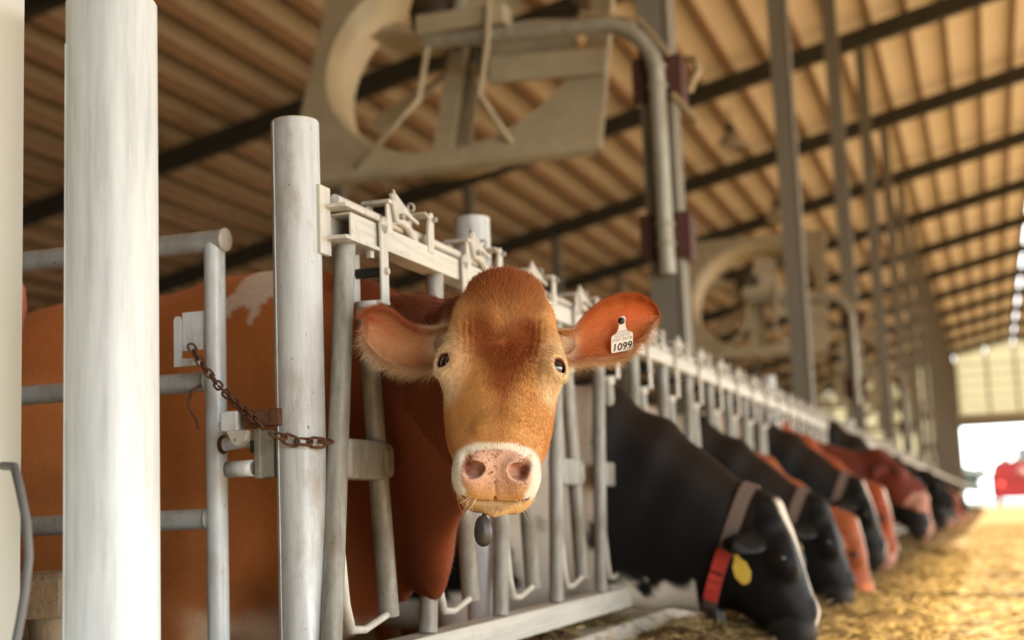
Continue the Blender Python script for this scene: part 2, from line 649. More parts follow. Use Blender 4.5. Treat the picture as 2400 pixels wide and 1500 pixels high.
# unseen near gable, added to shape the light; its opening sits off right
nw = empty('wall_near', (0, Y0, 0))
tag(nw, 'near gable wall around the wide barn door', 'wall', kind='structure')
for (xa, xb, z0) in ((EAVE_L, RIDGE_X, PEN_Z), (RIDGE_X, 3.4, PEN_Z), (3.4, EAVE_R - 0.5, 5.7)):
    za, zb = rz_at(xa) + OFF, rz_at(xb) + OFF
    vs = [(x, y, z) for y in (-0.05, 0.05) for (x, z) in ((xa, z0), (xb, z0), (xb, zb), (xa, za))]
    MB().add(vs, [(0, 1, 2, 3), (7, 6, 5, 4), (0, 4, 5, 1), (1, 5, 6, 2), (2, 6, 7, 3), (3, 7, 4, 0)]).build('wall_panel', MAT['near_wall'], nw)

# side wall left of the pen, raised to the eave to block sky light
lw = MB().box((EAVE_L + 0.1, (Y0 + Y1) / 2, 2.55), (0.12, Y1 - Y0, 4.9)).build('wall_left', MAT['mud_block'])
tag(lw, 'brown side wall closing the far edge of the pen', 'wall', kind='structure')

# trees outside
def blob(name, c, size, mat, seed):
    rg = np.random.default_rng(seed)
    bm = bmesh.new()
    bmesh.ops.create_icosphere(bm, subdivisions=3, radius=1.0)
    for v in bm.verts:
        q = 1 + 0.16 * math.sin(5 * v.co.x + seed) + 0.14 * math.sin(7 * v.co.z + 2 * seed) + 0.1 * rg.normal()
        v.co = Vector((v.co.x * size[0] * q, v.co.y * size[1] * q, v.co.z * size[2] * q))
    me = bpy.data.meshes.new(name)
    bm.to_mesh(me)
    bm.free()
    me.materials.append(mat)
    return me


for i, (x, y, h, lab) in enumerate(((-7, 300, 8, 'hazy grey-green tree at the edge of the far doorway'), (9, 310, 10, 'hazy grey-green tree behind the red wagon'), (-19, 305, 9, 'hazy grey-green tree left of the doorway trees'))):
    t = empty('tree', (x, y, 0.3))
    link('crown', blob('crown', (0, 0, 0), (5.0, 5.0, h * 0.42), MAT['tree'], 3 + i), t).location = (0, 0, h * 0.58)
    MB().tube([(0, 0, -0.2), (0, 0, h * 0.5)], [0.35, 0.2], 8).build('trunk', MAT['purlin'], t)
    tag(t, lab, 'tree', 'trees beyond the field')

# ================================================================ POSTS, GATE, HEADLOCKS
def post(name, x, y, z0, z1, r, mat, label, extra_seam=True):
    t = empty(name, (x, y, z0))
    h = z1 - z0
    MB().lathe((0, 0, 0), (0, 0, 1), [(0, r), (h - 0.004, r), (h, r - 0.004), (h, r - 0.009), (h - 0.01, r - 0.012), (h - 0.012, 0.0)], 48).build('pipe', mat, t)
    MB().ring((0, 0, h - 0.0015), (0, 0, 1), r - 0.004, 0.0028, 40, 6).build('cut_rim', MAT['cream'], t)
    return tag(t, label, 'post')


PX = -1.37            # line of the posts, just behind the headlock rail
pole = post('steel_pole', PX, 2.02, LANE_Z - 0.05, 1.812, 0.076, MAT['pole'], 'thick pale steel pole standing close up before the gate')
# weld seam running down each pipe
MB().tube([(-0.052, -0.0565, 0.02), (-0.052, -0.0565, 1.40)], 0.0022, 6).build('weld_seam', MAT['pole'], pole)

posta = post('gate_post', PX, 2.70, PEN_Z, 1.776, 0.052, MAT['galv'], 'galvanised post between the gate and the first headlock')
MB().tube([(-0.030, -0.0428, 0.02), (-0.030, -0.0428, 1.67)], 0.002, 6).build('weld_seam', MAT['galv'], posta)
z = lambda q: q - PEN_Z
# bracket holding the rail end
MB().box((0.054, 0.018, z(1.556)), (0.012, 0.052, 0.150), None, 0.002).build('bracket_plate', MAT['cream'], posta)
for zz in (1.588, 1.518):
    MB().poly([(0.034, 0.020), (0.106, 0.020), (0.106, 0.215), (0.034, 0.215)], 0.008, ((0, 0, z(zz)), (1, 0, 0), (0, 1, 0), (0, 0, 1))).build('bracket_flange', MAT['cream'], posta)
MB().box((0.038, 0.115, z(1.553)), (0.007, 0.19, 0.062)).build('bracket_web', MAT['cream'], posta)
MB().tube([(0.085, 0.190, z(1.514)), (0.085, 0.190, z(1.498))], 0.010, 6, smooth=False).build('bolt_head', MAT['cream'], posta)
MB().tube([(0.040 + 0.004 * math.sin(i * 2.1), 0.003, z(1.52 + 0.0085 * i)) for i in range(17)], [0.005 + 0.0015 * (i % 2) for i in range(17)], 8).build('weld_bead', MAT['galv_dirty'], posta)

# gate catch welded to the left of the post
ct = empty('gate_catch', (0, 0, 0))
ct.parent = posta
zc = lambda q: z(q)
MB().box((-0.060, -0.045, zc(1.135)), (0.085, 0.036, 0.036), None, 0.003).build('catch_arm', MAT['rust'], posta)
MB().box((-0.135, -0.045, zc(1.132)), (0.042, 0.040, 0.042), None, 0.004).build('catch_head', MAT['galv'], posta)
MB().poly([(-0.025, 0), (0.022, 0), (0.016, -0.022), (0.0, -0.032), (-0.010, -0.026)], 0.03, ((-0.118, -0.045, zc(1.111)), (1, 0, 0), (0, 0, 1), (0, 1, 0))).build('catch_tongue', MAT['cream'], posta)
MB().box((-0.080, -0.02, zc(1.062)), (0.014, 0.05, 0.105), None, 0.002).build('catch_plate', MAT['galv_dirty'], posta)
MB().box((-0.062, -0.02, zc(1.062)), (0.030, 0.03, 0.100), None, 0.002).build('catch_web', MAT['galv_dirty'], posta)
MB().lathe((-0.150, -0.045, zc(1.032)), (1, 0, 0), [(0, 0.0), (0, 0.0175), (0.062, 0.0175), (0.062, 0.0145), (0.02, 0.0145), (0.02, 0.0)], 20).build('catch_sleeve', MAT['galv'], posta)
MB().tube([(-0.090, -0.03, zc(1.09)), (-0.090, -0.03, zc(1.065))], 0.012, 10).build('rubber_stop', MAT['rubber'], posta)
bpy.data.objects.remove(ct)

# ---- gate, square to the headlock line
GX = -1.600
gate = empty('gate', (GX, 2.75, PEN_Z))
gz = lambda q: q - PEN_Z
MB().tube([(0, 0, 0.12), (0, 0, gz(1.54))], 0.0235, 24).build('gate_upright', MAT['galv'], gate)
MB().tube([(0.024, 0, gz(1.545)), (-2.9, 0, gz(1.545))], 0.0245, 24).build('gate_rail', MAT['galv_x'], gate)
MB().lathe((0.024, 0, gz(1.545)), (1, 0, 0), [(0, 0.0265), (0.006, 0.0265), (0.009, 0.022), (0.009, 0.0)], 24).build('rail_cap', MAT['cream'], gate)
for zz in (1.232, 0.932, 0.63, 0.33):
    MB().tube([(-0.018, 0, gz(zz)), (-2.9, 0, gz(zz))], 0.0225, 20).build('gate_rail', MAT['galv_x'], gate)
for zz in (1.232, 0.932):
    MB().ring((-0.023, 0, gz(zz)), (1, 0, 0), 0.0222, 0.0032, 20, 6).build('weld_ring', MAT['galv_dirty'], gate)
MB().tube([(-2.9, 0, 0.12), (-2.9, 0, gz(1.57))], 0.0245, 16).build('gate_upright', MAT['galv'], gate)
lp = MB().box((-0.050, -0.010, gz(1.345)), (0.052, 0.006, 0.086), None, 0.001).build('latch_plate', MAT['galv'], gate)
MB().poly([(0, 0), (0.062, 0), (0.062, 0.014), (0.018, 0.018), (0.018, 0.105), (0.014, 0.112), (0.005, 0.112), (0, 0.105)], 0.006, ((-0.096, -0.012, gz(1.268)), (1, 0, 0), (0, 0, 1), (0, 1, 0))).build('latch_hook', MAT['galv'], gate)
MB().tube([(0.015, -0.01, gz(1.090)), (0.115, -0.01, gz(1.098))], 0.0150, 20).build('gate_pin', MAT['galv'], gate)
MB().ring((0.022, -0.01, gz(1.090)), (1, 0, 0), 0.016, 0.005, 18, 6).build('weld_ring', MAT['rust'], gate)
tag(gate, 'galvanised tube gate chained to the post', 'gate')

# ---- chain: every link a part
chain = empty('gate_chain', (GX, 2.72, 1.30))
tag(chain, 'rusty chain looped from the gate latch to the post', 'chain')


def link_mesh(L=0.027, W=0.0075, r=0.0027):
    pts = []
    for k in range(9):
        a = -math.pi / 2 + math.pi * k / 8
        pts.append((L / 2 - W + W * math.cos(a), W * math.sin(a), 0))
    for k in range(9):
        a = math.pi / 2 + math.pi * k / 8
        pts.append((-L / 2 + W + W * math.cos(a), W * math.sin(a), 0))
    return MB().tube(pts, r, 8, closed=True).mesh('link', MAT['rust'])


LM = link_mesh()
LM2 = link_mesh(0.036, 0.0105, 0.0031)


def hang_chain(pts, step, me, parent, name='link', wob=0.3):
    pts = [Vector(p) for p in pts]
    seg = [(pts[i + 1] - pts[i]).length for i in range(len(pts) - 1)]
    tot = sum(seg)
    nlk = int(tot / step)
    rg = random.Random(4)
    for i in range(nlk):
        d = (i + 0.5) * step
        k = 0
        while k < len(seg) - 1 and d > seg[k]:
            d -= seg[k]
            k += 1
        p = pts[k].lerp(pts[k + 1], d / seg[k])
        t = (pts[k + 1] - pts[k]).normalized()
        a = Vector((0, 0, 1)) if abs(t.z) < 0.95 else Vector((0, 1, 0))
        u = (a - t * a.dot(t)).normalized()
        v = t.cross(u)
        roll = (math.pi / 4 if i % 2 else -math.pi / 4) + rg.uniform(-wob, wob)
        y = u * math.cos(roll) + v * math.sin(roll)
        zz = t.cross(y)
        M = Matrix((t, y, zz)).transposed().to_4x4()
        M.translation = p - Vector(parent.location)
        o = link(name, me, parent)
        o.matrix_local = M


hang_chain([(-1.640, 2.712, 1.310), (-1.610, 2.702, 1.270), (-1.560, 2.690, 1.215), (-1.500, 2.660, 1.170), (-1.445, 2.628, 1.137), (-1.405, 2.618, 1.105)], 0.0195, LM, chain)
hang_chain([(-1.398, 2.624, 1.100), (-1.360, 2.640, 1.083), (-1.310, 2.665, 1.077), (-1.30, 2.72, 1.085)], 0.0275, LM2, chain, wob=0.5)
hang_chain([(-1.575, 2.735, 1.140), (-1.525, 2.715, 1.128), (-1.49, 2.70, 1.13)], 0.0195, LM, chain)
MB().tube([(-0.020, 0.0, -0.080), (-0.040, -0.005, -0.092), (-0.046, -0.01, -0.112), (-0.040, -0.01, -0.135), (-0.030, -0.006, -0.150), (-0.027, 0.0, -0.175)], 0.003, 6).build('wire_loop', MAT['rust'], chain)

# ---- headlock rails
RZ, LZ = 1.553, 0.640
RY0, RY1 = 2.765, 84.0
a, b = 0.0265, 0.0225
rail = MB()
for (sx, sz, cx, cz) in ((2 * a, a - b, 0, a - (a - b) / 2), (2 * a, a - b, 0, -a + (a - b) / 2), (a - b, 2 * b, a - (a - b) / 2, 0), (a - b, 2 * b, -a + (a - b) / 2, 0)):
    rail.box((HX + cx, (RY0 + RY1) / 2, RZ + cz), (sx, RY1 - RY0, sz))
tag(rail.build('headlock_top_rail', MAT['cream_y']), 'cream square steel rail along the top of the headlocks', 'rail')
lr = MB()
lr.box((HX, (2.75 + RY1) / 2, LZ), (0.07, RY1 - 2.75, 0.008))
lr.box((HX + 0.034, (2.75 + RY1) / 2, LZ - 0.03), (0.008, RY1 - 2.75, 0.066))
lr.box((HX - 0.034, (2.75 + RY1) / 2, LZ - 0.03), (0.008, RY1 - 2.75, 0.066))
tag(lr.build('headlock_bottom_rail', MAT['cream_y']), 'pale channel rail along the foot of the headlocks', 'rail')
tag(MB().tube([(HX - 0.004, 2.75, RZ + 0.055), (HX - 0.004, RY1, RZ + 0.055)], 0.0115, 14).build('release_rod', MAT['cream_y']), 'long round release rod lying above the headlock rail', 'rod')

# posts carrying the rails
for y, lab in ((3.81, 'galvanised headlock post with flat top behind the brown cow'), (9.54, 'short headlock post showing above the rail past the black cow'), (15.2, 'headlock post far along the row of eating cows'), (20.9, 'headlock post far along the row of eating cows'), (26.6, 'headlock post far along the row of eating cows'), (32.3, 'headlock post far along the row of eating cows')):
    p = post('headlock_post', PX, y, PEN_Z, 1.772, 0.052, MAT['galv'], lab)
    if y > 10:
        p['group'] = 'far headlock posts'

# ---- one headlock with all its parts, then copies
PITCH_H = 0.5277
UY0 = 2.795
HSC = 0.949
RZ0, LZ0 = 1.588, 0.625


def make_headlock():
    t = empty('headlock', (HX, UY0, LZ))
    t.scale = (HSC, HSC, HSC)
    q = lambda zz: zz - LZ0
    MB().tube([(0, -0.125, q(0.63)), (0, 0.0, q(RZ0 - 0.026))], 0.0235, 18).build('fixed_upright', MAT['galv_dirty'], t)
    MB().tube([(0, 0.105, q(1.415)), (0, 0.190, q(0.690))], [0.0225, 0.0245], 18).build('swing_bar', MAT['galv_dirty'], t)
    MB().box((0, 0.045, q(1.052)), (0.058, 0.215, 0.090), None, 0.008).build('pivot_block', MAT['galv_dirty'], t)
    MB().box((0, 0.150, q(1.052)), (0.066, 0.075, 0.086), None, 0.02).build('pivot_housing', MAT['galv_dirty'], t)
    MB().tube([(0.01, -0.078, q(0.99)), (0.012, -0.088, q(0.87)), (0.012, -0.072, q(0.735)), (0.012, -0.045, q(0.678)), (0.010, 0.03, q(0.672)), (0.004, 0.165, q(0.694))], [0.008, 0.008, 0.011, 0.011, 0.009, 0.009], 10).build('guard_rod', MAT['cream'], t)
    br = empty('swing_bracket', (0, 0, 0))
    br.parent = t
    # strap on the lane side, strap on the pen side, plate joining them
    MB().box((0.038, 0.130, q(1.520)), (0.008, 0.042, 0.190), None, 0.003).build('strap', MAT['cream'], br)
    MB().lathe((0.034, 0.130, q(1.612)), (1, 0, 0), [(0, 0), (0, 0.021), (0.008, 0.021), (0.008, 0)], 20).build('strap_end', MAT['cream'], br)
    MB().box((-0.038, 0.130, q(1.505)), (0.008, 0.042, 0.160), None, 0.003).build('strap', MAT['cream'], br)
    MB().box((0, 0.130, q(1.425)), (0.084, 0.050, 0.010), None, 0.003).build('strap_foot', MAT['cream'], br)
    MB().tube([(-0.036, 0.130, q(1.500)), (0.036, 0.130, q(1.500))], 0.0125, 14).build('bumper', MAT['rubber'], br)
    MB().tube([(0.040, 0.130, q(1.500)), (0.050, 0.130, q(1.500))], 0.0085, 6, smooth=False).build('bolt', MAT['cream'], br)
    MB().tube([(0.0, 0.112, q(1.40)), (0, 0.110, q(1.428))], 0.0275, 18).build('swing_cap', MAT['cream'], t)
    # latch above the rail
    la = empty('latch', (0, 0, 0))
    la.parent = t
    MB().box((0.022, 0.205, q(1.645)), (0.007, 0.034, 0.070), None, 0.002).build('latch_cheek', MAT['cream'], la)
    MB().box((-0.030, 0.205, q(1.645)), (0.007, 0.034, 0.070), None, 0.002).build('latch_cheek', MAT['cream'], la)
    MB().box((-0.004, 0.200, q(1.684)), (0.076, 0.040, 0.010), None, 0.003).build('latch_lid', MAT['cream'], la)
    MB().poly([(-0.030, 0.030), (0.0, 0.034), (0.10, -0.004), (0.14, -0.010), (0.14, -0.018), (0.05, -0.004), (0.012, -0.036), (-0.004, -0.036)], 0.007, ((0.032, 0.225, q(1.674)), (0, 1, 0), (0, 0, 1), (1, 0, 0))).build('latch_lever', MAT['cream'], la)
    MB().ring((0.030, 0.218, q(1.702)), (0.8, 0.5, 0.1), 0.013, 0.0042, 18, 8).build('latch_ring', MAT['cream'], la)
    MB().tube([(0.034, 0.245, q(1.655)), (0.046, 0.245, q(1.655))], 0.008, 6, smooth=False).build('bolt', MAT['galv_dirty'], la)
    MB().tube([(0.010, 0.225, q(1.640)), (0.012, 0.275, q(1.655)), (0.012, 0.33, q(1.652)), (0.010, 0.385, q(1.625)), (0.004, 0.425, q(1.596))], 0.0125, 12).build('latch_arm', MAT['cream'], la)
    for x in (0.027, -0.036):
        MB().poly([(-0.020, -0.045), (0.020, -0.045), (0.020, 0.02), (0.024, 0.052), (0.012, 0.064), (-0.006, 0.060), (-0.014, 0.03), (-0.020, 0.0)], 0.007, ((x, 0.462, q(1.645)), (0, 1, 0), (0, 0, 1), (1, 0, 0))).build('keeper_cheek', MAT['cream'], la)
    MB().box((-0.004, 0.440, q(1.697)), (0.070, 0.034, 0.006), Matrix.Rotation(-0.25, 3, 'X'), 0.002).build('keeper_lid', MAT['cream'], la)
    MB().tube([(0.030, 0.475, q(1.690)), (0.042, 0.475, q(1.690))], 0.007, 8).build('keeper_pin', MAT['galv_dirty'], la)
    MB().ring((0.0, 0.400, q(1.712)), (0.2, 1, 0.2), 0.010, 0.0036, 14, 6).build('keeper_ring', MAT['cream'], la)
    return t


proto = make_headlock()
tag(proto, 'first steel headlock beside the gate post, the brown cow\'s neck beside it', 'headlock', 'headlocks in the long row')
NH = 65
near_labels = {1: 'steel headlock hidden in part behind the brown cow\'s head', 2: 'steel headlock just past the brown cow\'s chin',
               3: 'steel headlock with pale pivot block between the brown cow and black cow', 4: 'steel headlock the collared black cow has its neck through',
               5: 'empty steel headlock just past the large black cow',
               6: 'middle one of three empty steel headlocks beyond the large black cow',
               7: 'empty steel headlock just before the pink-collared black cow'}
for k in range(1, NH):
    if k < 46:
        c = copy_tree(proto)
    else:
        if k == 46:
            far = MB()
            for (p0, p1, r) in (((0, -0.125, 0), (0, 0, 0.93), 0.0235), ((0, 0.105, 0.79), (0, 0.19, 0.065), 0.0235), ((0, 0.2, 0.97), (0, 0.5, 1.06), 0.02)):
                far.tube([p0, p1], r, 8)
            far.box((0, 0.045, 0.427), (0.06, 0.25, 0.09))
            far_me = far.mesh('headlock', MAT['galv_dirty'])
        c = link('headlock', far_me)
    c.location = (HX, UY0 + PITCH_H * k, LZ)
    tag(c, near_labels.get(k, 'steel headlock in the long receding row of identical ones'), 'headlock', 'headlocks in the long row')

# hose, dusty block, pink bucket at the left edge
hz = MB().tube([(-1.46, 1.86, 1.02), (-1.400, 1.81, 1.015), (-1.368, 1.78, 0.985), (-1.354, 1.78, 0.93), (-1.350, 1.78, 0.88), (-1.356, 1.78, 0.83), (-1.366, 1.78, 0.78), (-1.385, 1.78, 0.70), (-1.40, 1.78, 0.55), (-1.40, 1.78, 0.36)], 0.0068, 12).build('hose', MAT['hose'])
tag(hz, 'grey hose hanging beside the pale column', 'hose')
bk = empty('block_stump', (-1.70, 2.32, PEN_Z))
MB().box((-0.01, 0, 0.70), (0.13, 0.16, 0.085), Matrix.Rotation(0.2, 3, 'Z'), 0.014).build('cap_block', MAT['mud_block'], bk)
MB().lathe((0, 0, 0), (0, 0, 1), [(0, 0.05), (0.60, 0.045), (0.665, 0.05)], 16).build('stem', MAT['mud_block'], bk)
tag(bk, 'dusty stone block on a stem beside the thick pole', 'block')
bu = MB().lathe((-2.36, 2.95, 1.485), (0, 0, 1), [(-0.10, 0.0), (-0.10, 0.04), (-0.07, 0.075), (0, 0.09), (0.05, 0.085), (0.09, 0.06), (0.11, 0.0)], 24).build('float_ball', MAT['pink'])
tag(bu, 'pink rounded float partly hidden behind the pale column', 'float')

# ================================================================ COWS
# a body is one continuous surface: distance field of swept ellipses, meshed with surface nets
def hash3(ix, iy, iz, seed):
    h = (ix.astype(np.int64) * 374761393 + iy.astype(np.int64) * 668265263 + iz.astype(np.int64) * 2147483647 + seed * 144665) & 0xFFFFFFFF
    h = ((h ^ (h >> 13)) * 1274126177) & 0xFFFFFFFF
    return ((h ^ (h >> 16)) & 0xFFFF) / 65535.0


def vnoise(P, scale, seed=0, octaves=3):
    out = np.zeros(len(P))
    amp, tot = 1.0, 0.0
    for o in range(octaves):
        Q = P * scale * (2 ** o) + 100.37
        I = np.floor(Q)
        fr = Q - I
        fr = fr * fr * (3 - 2 * fr)
        I = I.astype(np.int64)
        acc = 0
        for dx in (0, 1):
            for dy in (0, 1):
                for dz in (0, 1):
                    w_ = (fr[:, 0] if dx else 1 - fr[:, 0]) * (fr[:, 1] if dy else 1 - fr[:, 1]) * (fr[:, 2] if dz else 1 - fr[:, 2])
                    acc = acc + w_ * hash3(I[:, 0] + dx, I[:, 1] + dy, I[:, 2] + dz, seed + o)
        out += amp * acc
        tot += amp
        amp *= 0.5
    return out / tot


def smin(a, b, k):
    h = np.clip(0.5 + 0.5 * (b - a) / k, 0, 1)
    return b + (a - b) * h - k * h * (1 - h)


def smax(a, b, k):
    return -smin(-a, -b, k)


def ell(P, c, r, R=None):
    """ellipsoid distance (approx.); R rows = local axes"""
    q = P - np.asarray(c, np.float32)
    if R is not None:
        q = q @ np.asarray(R, np.float32).T
    r = np.asarray(r, np.float32)
    k0 = np.sqrt(((q / r) ** 2).sum(-1))
    k1 = np.sqrt(((q / (r * r)) ** 2).sum(-1)) + 1e-9
    return k0 * (k0 - 1.0) / k1


def sweep(P, st, k=0.05, keel=0.0):
    """st: list of (centre, up, r_side, r_up)"""
    out = None
    for (c0, u0, s0, v0), (c1, u1, s1, v1) in zip(st[:-1], st[1:]):
        c0, c1 = np.asarray(c0, float), np.asarray(c1, float)
        d = c1 - c0
        L = np.linalg.norm(d)
        d /= L
        up = np.asarray(u0, float) + np.asarray(u1, float)
        up -= d * up.dot(d)
        up /= np.linalg.norm(up)
        sd = np.cross(d, up)
        q = P - c0.astype(np.float32)
        ax = q @ d.astype(np.float32)
        t = np.clip(ax / L, 0, 1)
        rs = s0 + (s1 - s0) * t
        ru = v0 + (v1 - v0) * t
        ex = (ax - t * L)
        x = q @ sd.astype(np.float32)
        y = q @ up.astype(np.float32)
        if keel:
            rs = rs * (1 - keel * np.clip(-y / ru, 0, 1))
        ra = np.minimum(rs, ru)
        kk = np.sqrt((x / rs) ** 2 + (y / ru) ** 2 + (ex / ra) ** 2)
        f = (kk - 1.0) * ra
        out = f if out is None else smin(out, f, k)
    return out


def surface_nets(F, org, h):
    nx, ny, nz = F.shape
    ins = F < 0
    s = np.zeros((nx - 1, ny - 1, nz - 1), np.int8)
    for dx in (0, 1):
        for dy in (0, 1):
            for dz in (0, 1):
                s += ins[dx:nx - 1 + dx, dy:ny - 1 + dy, dz:nz - 1 + dz]
    cells = np.argwhere((s > 0) & (s < 8))
    idx = -np.ones(s.shape, np.int64)
    idx[tuple(cells.T)] = np.arange(len(cells))
    acc = np.zeros((len(cells), 3))
    cnt = np.zeros(len(cells))
    corners = [(0, 0, 0), (1, 0, 0), (0, 1, 0), (1, 1, 0), (0, 0, 1), (1, 0, 1), (0, 1, 1), (1, 1, 1)]
    for i in range(8):
        for j in range(i + 1, 8):
            a, b = corners[i], corners[j]
            if sum(abs(a[q] - b[q]) for q in range(3)) != 1:
                continue
            fa = F[cells[:, 0] + a[0], cells[:, 1] + a[1], cells[:, 2] + a[2]]
            fb = F[cells[:, 0] + b[0], cells[:, 1] + b[1], cells[:, 2] + b[2]]
            m = (fa < 0) != (fb < 0)
            t = np.where(m, fa / (fa - fb + 1e-12), 0)
            p = np.array(a) + t[:, None] * (np.array(b) - np.array(a))
            acc += np.where(m[:, None], p, 0)
            cnt += m
    V = (cells + acc / cnt[:, None]) * h + np.asarray(org)
    quads = []
    for ax in range(3):
        o1, o2 = [(1, 2), (2, 0), (0, 1)][ax]
        sl0 = [slice(None)] * 3
        sl1 = [slice(None)] * 3
        sl0[ax] = slice(0, -1)
        sl1[ax] = slice(1, None)
        ch = ins[tuple(sl0)] != ins[tuple(sl1)]
        e = np.argwhere(ch)
        lim = np.array(F.shape) - 1
        ok = (e[:, o1] > 0) & (e[:, o2] > 0) & (e[:, o1] < lim[o1]) & (e[:, o2] < lim[o2])
        e = e[ok]
        d1 = np.zeros(3, int)
        d1[o1] = 1
        d2 = np.zeros(3, int)
        d2[o2] = 1
        q = np.stack([idx[tuple((e - d1 - d2).T)], idx[tuple((e - d2).T)], idx[tuple(e.T)], idx[tuple((e - d1).T)]], 1)
        flip = ~ins[tuple(e.T)]
        q[flip] = q[flip][:, ::-1]
        quads.append(q)
    return V, np.concatenate(quads)


def mesh_field(fn, lo, hi, h, chunk=700000):
    lo, hi = np.asarray(lo, float), np.asarray(hi, float)
    n = np.ceil((hi - lo) / h).astype(int) + 1
    g = [(lo[i] + h * np.arange(n[i])).astype(np.float32) for i in range(3)]
    F = np.empty(n, np.float32)
    per = max(1, chunk // (n[1] * n[2]))
    Y, Z = np.meshgrid(g[1], g[2], indexing='ij')
    for a in range(0, n[0], per):
        xs = g[0][a:a + per]
        P = np.empty((len(xs), n[1], n[2], 3), np.float32)
        P[..., 0] = xs[:, None, None]
        P[..., 1] = Y
        P[..., 2] = Z
        F[a:a + per] = fn(P.reshape(-1, 3)).reshape(len(xs), n[1], n[2])
    return surface_nets(F, lo, h)


# ---- the head, in its own frame: s sideways, l down the face from the poll, t out of the face
def table(xs, ys, sig=0.012):
    g = np.linspace(xs[0] - 0.1, xs[-1] + 0.1, 900)
    y = np.interp(g, xs, ys)
    w_ = int(3 * sig / (g[1] - g[0])) + 1
    k = np.exp(-0.5 * (np.arange(-w_, w_ + 1) * (g[1] - g[0]) / sig) ** 2)
    k /= k.sum()
    y = np.convolve(np.pad(y, w_, mode='edge'), k, mode='valid')
    return g.astype(np.float32), y.astype(np.float32)


HL = [-0.060, -0.03, 0.0, 0.04, 0.08, 0.12, 0.16, 0.19, 0.24, 0.29, 0.33, 0.37, 0.40, 0.425, 0.445, 0.462]
HA = [0.038, 0.060, 0.075, 0.098, 0.110, 0.113, 0.117, 0.116, 0.108, 0.099, 0.092, 0.082, 0.078, 0.070, 0.052, 0.012]
HD = [-0.060, -0.022, -0.006, 0.004, 0.008, 0.008, 0.005, 0.003, 0.000, -0.003, -0.006, -0.014, -0.034, -0.062, -0.086, -0.104]
HV = [-0.110, -0.140, -0.165, -0.195, -0.220, -0.235, -0.240, -0.240, -0.232, -0.215, -0.195, -0.172, -0.156, -0.146, -0.136, -0.118]
TA, TD, TV = table(HL, HA), table(HL, HD), table(HL, HV)
EYE = (0.0990, 0.184, -0.028)


def rot_rows(n, up):
    n = np.asarray(n, float) / np.linalg.norm(n)
    up = np.asarray(up, float)
    up = up - n * up.dot(n)
    up /= np.linalg.norm(up)
    return np.stack([np.cross(up, n), up, n])


